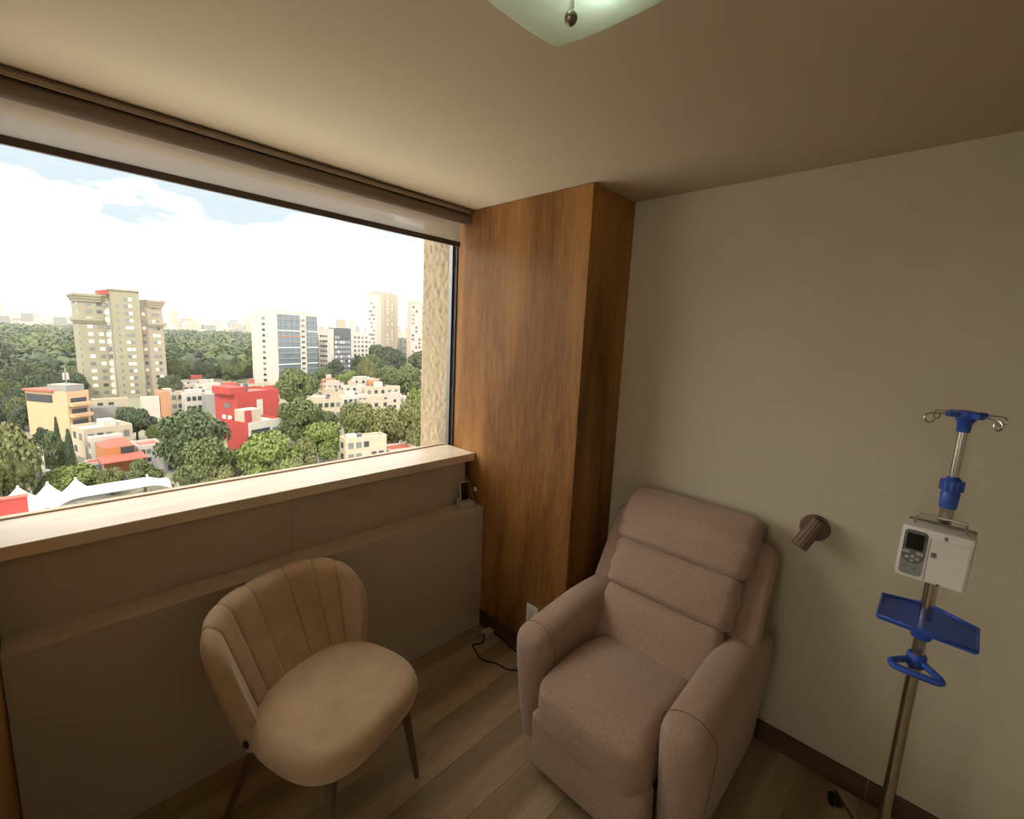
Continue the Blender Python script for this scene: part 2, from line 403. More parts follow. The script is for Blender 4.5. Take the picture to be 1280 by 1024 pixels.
def d_seat(x, y, z):
    zz = z - 0.030*max(0, -y/0.25)**1.2
    f = max(0, (y-0.06)/0.20)
    zz -= 0.030*f**2*min(1, max(0, (z+0.112)/0.224))**1.2
    return (x, y + 0.180, zz + 0.345)
rpart('seat_cushion', cushion(0.226, 0.268, 0.112, 0.055, (0.0, 0.020, 0.018), 14, d_seat))
def d_foot(x, y, z): return (x, y + 0.398 + 0.006*(z/0.1), z + 0.166)
rpart('footrest', cushion(0.238, 0.040, 0.120, 0.018, (0, 0.012, 0), 8, d_foot))
rpart('base', MB().box(-0.30, 0.30, -0.33, 0.34, 0.03, 0.24), SEAM, smooth=False)
for x in (-0.27, 0.27):
    for y in (-0.28, 0.27): rpart('foot', MB().lathe([(0.02, 0), (0.025, 0.012), (0.025, 0.032)], 12, Matrix.Translation((x, y, 0))), mat('black_plastic', (0.02, 0.02, 0.02), 0.5))
# back: local frame tilted backwards. s runs up the back, n out towards the sitter
TB = Vector((0, -0.30, 0.60)).normalized(); NB_ = Vector((0, TB.z, -TB.y)); B0 = Vector((0, -0.005, 0.42))
def back_map(x, n, s): return tuple(B0 + Vector((x, 0, 0)) + NB_*n + TB*s)
def pad(name, s0, s1, hw, thick, n0, belly, top=False):
    c = (s0+s1)/2; hs = (s1-s0)/2
    def d(x, y, z):
        wob = 0.004*math.sin(z*70+x*9)*(abs(x)/hw)**4
        yy = y
        drop = 0.0
        if y > 0: yy += belly*(0.9-0.35*(z/hs) - 0.55*(z/hs)**2)*max(0, 1-(abs(x)/hw)**4)   # belly hangs low over the pad below
        if top and z > 0: yy -= 0.055*(z/hs)**2.2; drop = 0.006*(x/hw)**2
        xx = x*(1.0 - (0.035*(z/hs)**2 if top else 0.0))
        return back_map(xx + wob, n0 + yy, c + z - drop - 0.010*(max(0, y)/thick)*(1-(z/hs)**2))
    return rpart(name, cushion(hw, thick, hs, 0.036, (0.008, 0.006, 0.0), 14, d))
pad('back_pad', -0.10, 0.224, 0.256, 0.060, -0.020, 0.014)
pad('back_pad', 0.214, 0.428, 0.266, 0.060, -0.022, 0.014)
pad('back_pad', 0.418, 0.692, 0.284, 0.062, -0.024, 0.016, True)
def d_shell(x, y, z):
    t = (z+0.36)/0.72
    w = 1.0 - 0.05*t
    return back_map(x*w, -0.086 + y - 0.016*t + 0.022*(abs(x)/0.335)**3, 0.27 + z - 0.04*(abs(x)/0.335)**3*max(0, t-0.6)/0.4)
rpart('back_shell', cushion(0.374, 0.036, 0.360, 0.035, (0, 0.004, 0.006), 12, d_shell))

# ================================================================== CHANNEL-BACK CHAIR
VELV = mat('beige_velvet', (0.49, 0.34, 0.21), 0.8, var=0.13, vscale=9, bump=0.12, bscale=500, sheen=0.6, detail=5)
VELVS = mat('velvet_seam', (0.10, 0.068, 0.04), 0.9)
LEGW = mat('brown_leg_finish', (0.13, 0.082, 0.045), 0.45, var=0.1, vscale=20)
ch = empty('dining_chair', (0.624, 1.478, 0), math.radians(17.5))      # faces local -y
tag(ch, 'beige velvet chair with curved channel-tufted back beside the low wall', 'chair')
def ring_solid(plan, prof, seg=72):
    mb = MB(); vs = []; fs = []
    for ins, z in prof:
        for k in range(seg):
            x, y = plan(2*PI*k/seg); L = math.hypot(x, y); ef = ins if ins < 0.05 else 0.05+(L-0.06)*(ins-0.05)/0.185; f = 1-ef/L
            vs.append((x*f, y*f, z - 0.014*(x*f/0.25)**2 - 0.012*max(0, -y*f/0.25)**2))
    n = len(prof)
    for i in range(n-1):
        for k in range(seg): fs.append((i*seg+k, i*seg+(k+1) % seg, (i+1)*seg+(k+1) % seg, (i+1)*seg+k))
    fs.append(tuple(range(seg-1, -1, -1))); fs.append(tuple((n-1)*seg+k for k in range(seg)))
    return mb.add(vs, fs)
def seat_plan(a):
    c, s_ = math.cos(a), math.sin(a); e = 2/2.9
    x = 0.271*math.copysign(abs(c)**e, c); y = 0.247*math.copysign(abs(s_)**e, s_) - 0.074
    return x*(1.0 - 0.10*max(0, (y+0.05)/0.25)), y
prof = [(0.20, 0.360), (0.05, 0.361), (0.026, 0.363), (0.014, 0.370), (0.006, 0.382), (0.001, 0.40), (0.0, 0.418), (0.004, 0.434), (0.012, 0.447), (0.026, 0.457), (0.048, 0.464), (0.09, 0.470), (0.14, 0.474), (0.19, 0.476), (0.235, 0.477)]
ring_solid(seat_plan, prof).build('seat_cushion', VELV, ch, smooth=True)
TH = math.radians(79)
def spow(v, e): return math.copysign(abs(v)**e, v)
def sect(th, bul, thin):
    """closed loop around the back at angle th (0 = straight back)"""
    a = min(1, abs(th)/TH)
    ztop = 0.435 + 0.325*(max(0, 1-a**3.6))**0.5
    zbot = min(0.352, ztop-0.06)
    cap = 0.030
    def R(z, out):
        k = (z-0.40)/0.39
        rx = 0.256 + 0.095*k; ry = 0.111 + 0.200*k
        e = 0.86
        rr = Vector((spow(math.sin(th), e)*rx, spow(math.cos(th), e)*ry, 0))
        nrm = Vector((math.sin(th)*ry, math.cos(th)*rx, 0)).normalized()
        return rr + nrm*out + Vector((0, 0.0, z))
    th2 = 0.026*thin; loop = []; N = 10
    for i in range(N+1):
        z = zbot + (ztop-cap-zbot)*i/N
        loop.append(R(z, -th2 - bul))
    for i in range(1, 8):
        an = PI*i/8
        loop.append(R(ztop-cap + (cap+bul*0.5)*math.sin(an), -(th2+bul*(1-0.7*i/8))*math.cos(an)))
    for i in range(N+1):
        z = ztop-cap + (zbot-(ztop-cap))*i/N
        loop.append(R(z, th2 + bul*0.3))
    return loop
def loft(secs):
    mb = MB(); n = len(secs[0]); vs = [p for s_ in secs for p in s_]; fs = []
    for i in range(len(secs)-1):
        for k in range(n): fs.append((i*n+k, i*n+(k+1) % n, (i+1)*n+(k+1) % n, (i+1)*n+k))
    fs.append(tuple(range(n-1, -1, -1))); fs.append(tuple((len(secs)-1)*n+k for k in range(n)))
    mb.add(vs, fs); return mb
cuts = [-1.0, -0.60, -0.365, -0.12, 0.12, 0.365, 0.60, 1.0]
for i in range(len(cuts)-1):
    a, b = cuts[i]*TH, cuts[i+1]*TH; secs = []; N = 20
    for k in range(N+1):
        u = 0.5-0.5*math.cos(PI*k/N); th = a+(b-a)*u
        p = max(0.0, 1-(2*u-1)**4)**0.5; thin = 1.0
        if i == 0: p = max(0.0, 1-(2*max(0.5, u)-1)**4)**0.5; thin = 0.12+0.88*math.sin(min(1, u*4)*PI/2)
        if i == len(cuts)-2: p = max(0.0, 1-(2*min(0.5, u)-1)**4)**0.5; thin = 0.12+0.88*math.sin(min(1, (1-u)*4)*PI/2)
        if thin < 1: p *= thin
        secs.append(sect(th, 0.011*p, thin))
    loft(secs).build('back_channel', VELV, ch, smooth='auto')
for i in range(4):
    sx = 1 if i % 2 else -1; sy = 1 if i > 1 else -1
    x0, y0 = 0.165*sx, (-0.235 if sy < 0 else 0.075); x1, y1 = (0.195 if sx > 0 else 0.245)*sx, (-0.285 if sy < 0 else 0.20)
    path = [Vector((x1+(x0-x1)*t, y1+(y0-y1)*t, 0.37*t)) for t in (0, 0.02, 0.5, 1)]
    MB().tube(path, [0.0085, 0.0095, 0.0145, 0.020], 14).build('leg', LEGW, ch, smooth='auto')
for sx in (-1, 1):
    M = Matrix.Translation((sx*0.262, 0.030, 0.395)) @ Matrix.Rotation(sx*PI/2, 4, 'Y')
    MB().lathe([(0.013, 0), (0.013, 0.004), (0.008, 0.008)], 14, M).build('bolt_cap', mat('dark_cap', (0.02, 0.016, 0.012), 0.5), ch, smooth='auto')

# ================================================================== IV STAND
CHROME = mat('brushed_steel', (0.56, 0.53, 0.49), 0.22, metal=1.0)
BLUE = mat('blue_plastic', (0.032, 0.095, 0.47), 0.38)
BLACK = mat('caster_black', (0.012, 0.012, 0.012), 0.5)
iv = empty('iv_stand', (1.75, -0.052, 0))
tag(iv, 'steel intravenous drip stand with blue tray, handle and hook head', 'iv stand')
IP = lambda n, mb, m, par=iv, **k: mb.build(n, m, par, **k)
IP('lower_pole', MB().tube([(0, 0, 0.10), (0, 0, 1.33)], 0.0155, 20), CHROME, smooth='auto')
IP('upper_pole', MB().tube([(0, 0, 1.33), (0, 0, 1.53)], 0.0105, 20), CHROME, smooth='auto')
col_ = IP('height_collar', MB().lathe([(0.019, 1.282), (0.020, 1.30), (0.021, 1.325), (0.017, 1.333)], 24), BLUE, smooth='auto')
kn = MB()
prof = []
for k in range(48):
    a = 2*PI*k/48; r = 0.0265 if k % 4 < 2 else 0.0245; prof.append((r*math.cos(a), r*math.sin(a)))
kn.prism(prof, 1.333, 1.362); IP('knob', kn, BLUE, col_, bevel=0.002)
MB().lathe([(0.019, 1.362), (0.013, 1.372)], 24).build('cap', BLUE, col_, smooth='auto')
hub = IP('hook_hub', MB().lathe([(0.0145, 1.500), (0.0155, 1.525), (0.022, 1.535), (0.024, 1.55), (0.022, 1.557), (0.012, 1.560)], 24), BLUE, smooth='auto')
for k in range(4):
    a = math.radians(38 + 90*k); M = Matrix.Rotation(a, 4, 'Z')
    MB().box(0.0, 0.048, -0.009, 0.009, 1.541, 1.556, M=M).build('arm_socket', BLUE, hub, bevel=0.003)
    pts = [(0.03, 0, 1.548), (0.062, 0, 1.549), (0.088, 0, 1.547)]
    for j in range(11):
        an = math.radians(95 - j*29); pts.append((0.092+0.0125*math.cos(an), 0.004*j/10, 1.5345+0.0125*math.sin(an)))
    MB().tube([M @ p for p in smooth_path(pts, 4)], 0.0024, 8).build('hook', CHROME, hub, smooth='auto')
# tray: a plate with a raised rim, notched round the pole
poly = [(-0.088, 0.102), (-0.100, -0.107), (0.046, -0.112), (0.108, -0.012), (0.075, 0.102)]
tr = IP('tray', MB().prism(poly, 0.930, 0.939), BLUE, bevel=0.003)
rim = [(x, y, 0.941) for x, y in poly]
MB().tube([Vector(p) for p in rim], 0.0055, 8, closed=True).build('rim', BLUE, tr, smooth=True)
IP('tray_clamp', MB().lathe([(0.0235, 0.880), (0.025, 0.886), (0.025, 0.922), (0.022, 0.930)], 24), BLUE, smooth='auto')
hp = smooth_path([(-0.005, 0.012, 0), (-0.055, 0.050, 0), (-0.075, 0.050, 0), (-0.085, 0.036, 0), (-0.085, -0.036, 0), (-0.075, -0.056, 0), (-0.055, -0.050, 0), (-0.005, -0.012, 0)], 5)
IP('push_handle', MB().tube([Vector((p.x, p.y, 0.805)) for p in hp], 0.0095, 10), BLUE, smooth='auto')
IP('handle_clamp', MB().lathe([(0.021, 0.786), (0.0235, 0.79), (0.0235, 0.822), (0.021, 0.826)], 24), BLUE, smooth='auto')
IP('base_hub', MB().lathe([(0.034, 0.075), (0.042, 0.08), (0.042, 0.115), (0.03, 0.13), (0.022, 0.135)], 24), CHROME, smooth='auto')
for k in range(5):
    a = math.radians(31 + 72*k); M = Matrix.Rotation(a, 4, 'Z'); R5 = 0.245
    leg = MB().tube([M @ Vector((0.03, 0, 0.098)), M @ Vector((0.14, 0, 0.088)), M @ Vector((R5, 0, 0.072))], [0.0125, 0.0115, 0.0105], 12).build('leg', CHROME, iv, smooth='auto')
    cs = MB().lathe([(0.008, 0.045), (0.008, 0.07)], 10, M @ Matrix.Translation((R5, 0, 0)))
    for s_ in (-1, 1):
        cs.lathe([(0.018, 0), (0.0235, 0.003), (0.0235, 0.013), (0.018, 0.016)], 18, M @ Matrix.Translation((R5+0.012, s_*0.011-0.008, 0.0236)) @ Matrix.Rotation(-PI/2, 4, 'X'))
    cs.build('caster', BLACK, leg, smooth='auto')

# ================================================================== INFUSION PUMP
WHITE = mat('white_plastic', (0.78, 0.75, 0.71), 0.42)
GREYP = mat('grey_keypad', (0.13, 0.135, 0.125), 0.5)
GREYL = mat('light_grey_keypad', (0.27, 0.275, 0.25), 0.5)
SCR = mat('dark_screen', (0.004, 0.004, 0.005), 0.15)
BTN = mat('pale_button', (0.45, 0.45, 0.42), 0.5)
ip = empty('infusion_pump', (1.742, -0.048, 1.086), math.radians(-4))       # front towards -x
tag(ip, 'white boxy infusion pump with dark screen clamped on the drip stand', 'medical pump')
def ppart(n, mb, m, par=ip, **k): return mb.build(n, m, par, **k)
W2, PH = 0.0735, 0.152
FX = -0.102                                  # front face
def fbox(y0, y1, z0, z1, d0, d1): return MB().box(FX-d1, FX-d0, y0, y1, z0, z1)
ppart('body', MB().box(FX, -0.024, -W2, W2, 0, PH), WHITE, bevel=0.012, smooth='auto')
def rounded(y0, y1, z0, z1, r, x0, x1, rb=None):
    pts = []; rb = rb or r
    for cy, cz, a0, rr in ((y1-r, z1-r, 0, r), (y0+r, z1-r, 90, r), (y0+rb, z0+rb, 180, rb), (y1-rb, z0+rb, 270, rb)):
        for i in range(6):
            a = math.radians(a0+18*i); pts.append((cy+rr*math.cos(a), cz+rr*math.sin(a)))
    n = len(pts); mb = MB()
    mb.add([(x0, y, z) for y, z in pts]+[(x1, y, z) for y, z in pts], [tuple(range(n)), tuple(range(2*n-1, n-1, -1))]+[(i, (i+1) % n, (i+1) % n+n, i+n) for i in range(n)])
    return mb
kp = ppart('control_panel', rounded(0.016, 0.065, 0.012, 0.140, 0.010, FX-0.0015, FX+0.002), GREYL)
ppart('keypad', rounded(0.0165, 0.0645, 0.046, 0.1395, 0.010, FX-0.0025, FX+0.002, 0.022), GREYP, kp)
ppart('screen', rounded(0.0225, 0.0585, 0.086, 0.131, 0.002, FX-0.0035, FX), SCR, kp)
for (y, z, w, h) in ((0.055, 0.077, 0.008, 0.004), (0.027, 0.077, 0.008, 0.0045), (0.052, 0.062, 0.0045, 0.0045), (0.0405, 0.066, 0.0045, 0.0045), (0.030, 0.061, 0.0045, 0.004), (0.041, 0.054, 0.004, 0.003)):
    ppart('button', rounded(y-w, y+w, z-h, z+h, min(w, h)*0.9, FX-0.005, FX-0.001), BTN, kp)
for (y, z) in ((0.054, 0.034), (0.032, 0.031)):
    ppart('button', rounded(y-0.003, y+0.003, z-0.002, z+0.002, 0.0018, FX-0.0035, FX-0.001), GREYP, kp)
dr = ppart('door', rounded(-0.066, 0.009, 0.010, 0.128, 0.003, FX-0.003, FX+0.002), mat('door_white', (0.76, 0.71, 0.65), 0.42))
ppart('latch', rounded(-0.006, 0.005, 0.078, 0.092, 0.001, FX-0.0042, FX), mat('latch_grey', (0.22, 0.21, 0.20), 0.5), dr)
ppart('door_gap', rounded(0.0095, 0.0108, 0.008, 0.13, 0.0004, FX-0.0008, FX+0.002), GREYP)
ppart('hinge_notch', rounded(-0.022, -0.015, 0.131, 0.142, 0.001, FX-0.001, FX+0.002), GREYP)
ppart('hinge_notch', rounded(-0.022, -0.016, 0.002, 0.009, 0.001, FX-0.001, FX+0.002), GREYP)
hpts = smooth_path([(-0.070, 0.050, PH-0.004), (-0.070, 0.050, PH+0.020), (-0.070, 0.044, PH+0.029), (-0.070, 0.0, PH+0.030), (-0.070, -0.044, PH+0.029), (-0.070, -0.050, PH+0.020), (-0.070, -0.050, PH-0.004)], 5)
ppart('carry_handle', MB().tube(hpts, 0.0032, 10), CHROME, smooth='auto')
ppart('rear_plate', MB().box(-0.030, -0.020, -0.072, 0.068, 0.012, PH+0.004), mat('pump_rear_grey', (0.18, 0.16, 0.14), 0.4, metal=0.5), bevel=0.004)
ppart('pole_clamp', MB().box(-0.024, -0.008, -0.022, 0.014, 0.04, 0.105), BLACK, bevel=0.003)

# ================================================================== WALL LAMP
SCN = mat('bronze_paint', (0.20, 0.13, 0.085), 0.38, metal=0.35)
wl = empty('wall_lamp', (XR, 0.292, 1.015))
tag(wl, 'small bronze ribbed cylinder reading lamp on the right wall', 'wall lamp')
MB().lathe([(0.050, 0), (0.052, 0.004), (0.052, 0.016), (0.048, 0.022)], 36, Matrix.Rotation(-PI/2, 4, 'Y')).build('wall_plate', SCN, wl, smooth='auto')
MB().tube([(-0.02, 0, 0), (-0.052, 0, 0)], 0.012, 14).build('stem', SCN, wl, smooth='auto')
ax = Vector((-0.42, 0.36, -0.83)).normalized()
Mh = Matrix.Translation((-0.066, 0.004, -0.004)) @ ax.to_track_quat('Z', 'Y').to_matrix().to_4x4()
rib = MB(); n = 64; vs = []
for z, rr in ((-0.052, 0.024), (-0.050, 0.029), (0.072, 0.029), (0.072, 0.023), (0.045, 0.022)):
    for k in range(n):
        a = 2*PI*k/n; r = rr*(1.0 if k % 4 < 2 or rr < 0.028 else 0.945); vs.append(Mh @ Vector((r*math.cos(a), r*math.sin(a), z)))
fs = [(i*n+k, i*n+(k+1) % n, (i+1)*n+(k+1) % n, (i+1)*n+k) for i in range(4) for k in range(n)]
fs += [tuple(range(n-1, -1, -1)), tuple(4*n+k for k in range(n))]
rib.add(vs, fs); sh = rib.build('lamp_head', SCN, wl, smooth='auto')
MB().lathe([(0.021, 0.046), (0.021, 0.050)], 24, Mh).build('lens', mat('dark_lens', (0.03, 0.02, 0.015), 0.3), sh, smooth='auto')
MB().lathe([(0.003, 0), (0.0035, 0.002), (0.002, 0.004)], 10, Mh @ Matrix.Translation((0, 0, 0.035)) @ Matrix.Rotation(PI/2, 4, 'X') @ Matrix.Translation((0, 0, 0.028))).build('screw', CHROME, sh, smooth='auto')

# ================================================================== CEILING LAMP
cl = empty('ceiling_lamp', (0.635, 0.512, ZC))
tag(cl, 'square frosted glass ceiling lamp with a small metal finial', 'ceiling lamp')
FROST = bpy.data.materials.new('frosted_glass'); FROST.use_nodes = True; t_ = FROST.node_tree; b_ = t_.nodes['Principled BSDF']
b_.inputs['Base Color'].default_value = (0.80, 0.88, 0.80, 1); b_.inputs['Roughness'].default_value = 0.35
tl_ = t_.nodes.new('ShaderNodeBsdfTranslucent'); tl_.inputs[0].default_value = (0.85, 0.92, 0.84, 1)
tp_ = t_.nodes.new('ShaderNodeBsdfTransparent'); tp_.inputs[0].default_value = (0.92, 0.97, 0.92, 1)
ma_ = t_.nodes.new('ShaderNodeMixShader'); ma_.inputs[0].default_value = 0.6
mb_ = t_.nodes.new('ShaderNodeMixShader'); mb_.inputs[0].default_value = 0.55
t_.links.new(b_.outputs[0], ma_.inputs[1]); t_.links.new(tl_.outputs[0], ma_.inputs[2])
t_.links.new(ma_.outputs[0], mb_.inputs[1]); t_.links.new(tp_.outputs[0], mb_.inputs[2])
t_.links.new(mb_.outputs[0], t_.nodes['Material Output'].inputs[0])
HS = 0.172; N = 16; vs = []; fs = []
for lay in (0, 0.005):
    for i in range(N+1):
        for j in range(N+1):
            x = -HS+2*HS*i/N; y = -HS+2*HS*j/N
            d = (abs(x/HS)**2.4+abs(y/HS)**2.4)/2
            vs.append((x, y, -0.098+0.026*d+lay))
q = (N+1)**2
for lay in (0, 1):
    for i in range(N):
        for j in range(N):
            f = (lay*q+i*(N+1)+j, lay*q+(i+1)*(N+1)+j, lay*q+(i+1)*(N+1)+j+1, lay*q+i*(N+1)+j+1); fs.append(f if lay else f[::-1])
edge = [i*(N+1) for i in range(N+1)] + [N*(N+1)+j for j in range(1, N+1)] + [i*(N+1)+N for i in range(N-1, -1, -1)] + [j for j in range(N-1, 0, -1)]
for a, b in zip(edge, edge[1:]+edge[:1]): fs.append((a, b, b+q, a+q))
MB().add(vs, fs).build('glass_shade', FROST, cl, smooth='auto')
MB().lathe([(0.075, -0.022), (0.08, -0.018), (0.08, -0.001)], 32).build('ceiling_plate', mat('lamp_white', (0.7, 0.7, 0.66), 0.5), cl, smooth='auto')
MB().tube([(0, 0, -0.022), (0, 0, -0.158)], 0.004, 12).build('rod', mat('white_rod', (0.75, 0.74, 0.68), 0.35), cl, smooth='auto')
fin = MB(); pr = [(0.003, -0.157)]
for i in range(1, 12):
    a = PI*i/12; pr.append((0.0105*math.sin(a), -0.168+0.0115*math.cos(a)))
pr.append((0.002, -0.180)); fin.lathe(pr, 20).build('finial', mat('dark_nickel', (0.30, 0.26, 0.20), 0.3, metal=1.0), cl, smooth='auto')
BULB = bpy.data.materials.new('lit_bulb'); BULB.use_nodes = True; bb = BULB.node_tree.nodes['Principled BSDF']
bb.inputs['Emission Color'].default_value = (0.88, 1.0, 0.90, 1); bb.inputs['Emission Strength'].default_value = 2.2
for sx in (-1, 1):
    MB().lathe([(0.006, -0.035), (0.016, -0.028), (0.019, 0.0), (0.016, 0.028), (0.006, 0.035)], 18, Matrix.Translation((sx*0.072, -sx*0.072*0, -0.052)) @ Matrix.Rotation(PI/2, 4, 'Y')).build('bulb', BULB, cl, smooth=True)

# ================================================================== SOCKET, HANDSET, CORDS
so = empty('wall_socket', (XC, 1.412, 0.245))
tag(so, 'white wall socket plate low on the wooden pillar', 'socket')
MB().box(-0.007, 0, -0.037, 0.037, -0.058, 0.058).build('plate', mat('socket_white', (0.74, 0.72, 0.68), 0.4), so, bevel=0.0025)
MB().box(-0.009, -0.007, -0.017, 0.017, -0.034, 0.034).build('outlet_insert', mat('socket_insert', (0.60, 0.58, 0.54), 0.4), so, bevel=0.001)
hs = empty('handset_holder', (1.622, 1.872, ZL), math.radians(-14))
tag(hs, 'small white charging stand on the ledge near the wooden pillar', 'stand')
OFFW = mat('off_white_plastic', (0.46, 0.42, 0.35), 0.5)
h_ = MB(); h_.prism([(-0.042, -0.036), (0.042, -0.036), (0.036, 0.034), (-0.036, 0.034)], 0, 0.040)
h_.build('holder_base', OFFW, hs, bevel=0.005)
MB().box(-0.037, 0.037, 0.008, 0.026, 0.040, 0.056).build('holder_back', OFFW, hs, bevel=0.003)
hd = empty('cordless_handset', (1.622, 1.872, ZL+0.041), math.radians(-14)); hd.rotation_euler.x = math.radians(-9)
tag(hd, 'black and white handset standing upright in its charging stand', 'handset')
MB().box(-0.026, 0.026, -0.006, 0.005, 0.0, 0.105).build('case', mat('handset_white', (0.66, 0.60, 0.52), 0.4), hd, bevel=0.003)
MB().box(-0.024, 0.024, -0.009, -0.0062, 0.003, 0.100).build('screen', SCR, hd, bevel=0.001)
WCORD = mat('white_cord', (0.50, 0.44, 0.35), 0.5)
DCORD = mat('dark_cord', (0.018, 0.013, 0.012), 0.5)
wc = smooth_path([(1.600, 1.905, ZL+0.150), (1.640, 1.905, ZL+0.165), (1.680, 1.890, ZL+0.11), (1.686, 1.875, ZL+0.05), (1.690, 1.84, ZL+0.006), (1.694, 1.806, ZL-0.01), (1.688, 1.803, 0.62), (1.680, 1.802, 0.56), (1.700, 1.800, 0.47), (1.690, 1.799, 0.40), (1.705, 1.797, 0.33), (1.695, 1.796, 0.24), (1.69, 1.79, 0.13), (1.66, 1.76, 0.04), (1.60, 1.74, 0.006), (1.61, 1.78, 0.006), (1.67, 1.78, 0.006), (1.69, 1.745, 0.006), (1.65, 1.732, 0.009), (1.615, 1.728, 0.006), (1.58, 1.74, 0.006), (1.575, 1.765, 0.006)], 7)
c1 = empty('charging_cable', (1.66, 1.76, 0.0)); tag(c1, 'thin white charging cable hanging down the corner from the ledge', 'cable')
def cpart(root, n, mb, m, **k):
    o = mb.build(n, m, None, **k); o.parent = root; o.matrix_parent_inverse = Matrix.Translation(-Vector(root.location)); return o
cpart(c1, 'cord', MB().tube(wc, 0.0028, 8), WCORD, smooth=True)
cpart(c1, 'cable_clip', MB().box(1.692, 1.712, 1.868, 1.882, ZL+0.075, ZL+0.098), mat('clip_white', (0.75, 0.73, 0.70), 0.4), bevel=0.004)
c2 = empty('power_adapter', (1.675, 1.695, 0)); tag(c2, 'small off-white power adapter lying on the floor at the pillar foot', 'adapter')
cpart(c2, 'adapter_body', MB().box(1.645, 1.705, 1.672, 1.718, 0.0, 0.034), OFFW, bevel=0.004)
cpart(c2, 'port', MB().box(1.641, 1.645, 1.688, 1.702, 0.012, 0.022), DCORD)
dc = smooth_path([(1.700, 1.66, 0.030), (1.703, 1.60, 0.02), (1.698, 1.52, 0.006), (1.69, 1.44, 0.006), (1.675, 1.36, 0.006), (1.68, 1.29, 0.006), (1.70, 1.24, 0.006)], 8)
tag(MB().tube(dc, 0.0042, 8).build('extension_cable', DCORD, None, smooth=True), 'short black cord running along the pillar skirting from the adapter', 'cord')
dc2 = smooth_path([(1.638, 1.680, 0.018), (1.60, 1.664, 0.006), (1.555, 1.685, 0.006), (1.535, 1.64, 0.006), (1.515, 1.57, 0.006), (1.55, 1.49, 0.006), (1.56, 1.43, 0.006), (1.60, 1.37, 0.006), (1.62, 1.27, 0.006), (1.60, 1.18, 0.006)], 8)
tag(MB().tube(dc2, 0.0042, 8).build('extension_cable', DCORD, None, smooth=True), 'long black cord looping across the floor to behind the recliner', 'cord')

# ================================================================== OUTSIDE: GROUND, HOUSES, TOWERS, TREES
ZG = -30.0
GROUND = mat('dry_ground', (0.10, 0.11, 0.055), 0.95, vscale=0.03, col2=(0.17, 0.155, 0.12), detail=6)
struct(MB().add([(-4000, 55, ZG), (9000, 55, ZG), (9000, 9000, ZG), (-4000, 9000, ZG)], [(0, 1, 2, 3)]).build('ground', GROUND))
def paint(name, c, var=0.07): return mat(name, c, 0.85, var=var, vscale=0.6, detail=6)
P_OLIVE = paint('olive_concrete', (0.195, 0.178, 0.122)); P_OLIVE2 = paint('tan_concrete', (0.225, 0.188, 0.140))
P_WHITE = paint('white_render', (0.34, 0.315, 0.28)); P_CREAM = paint('cream_render', (0.295, 0.25, 0.185)); P_PEACH = paint('peach_render', (0.36, 0.235, 0.135))
P_GREY = paint('grey_render', (0.17, 0.165, 0.155)); P_RED = paint('red_render', (0.25, 0.024, 0.020)); P_ORANGE = paint('orange_render', (0.34, 0.13, 0.045))
P_ROOFR = paint('red_tile_roof', (0.28, 0.062, 0.042)); P_ROOFG = paint('grey_flat_roof', (0.27, 0.25, 0.235)); P_PINK = paint('pink_render', (0.33, 0.26, 0.225))
P_DARK = paint('charcoal_cladding', (0.06, 0.065, 0.075)); P_BRICK = paint('bare_brick', (0.30, 0.15, 0.08))
G_DARK = mat('dark_window_glass', (0.030, 0.036, 0.042), 0.12); G_BLUE = mat('blue_curtain_glass', (0.085, 0.115, 0.135), 0.12)
G_LIGHT = mat('light_grey_glass', (0.19, 0.20, 0.21), 0.15); G_PALE = mat('pale_window_blind', (0.50, 0.47, 0.41), 0.4); G_MID = mat('grey_window_glass', (0.11, 0.12, 0.12), 0.15)
CANVAS = mat('white_canvas', (0.33, 0.325, 0.31), 0.7)

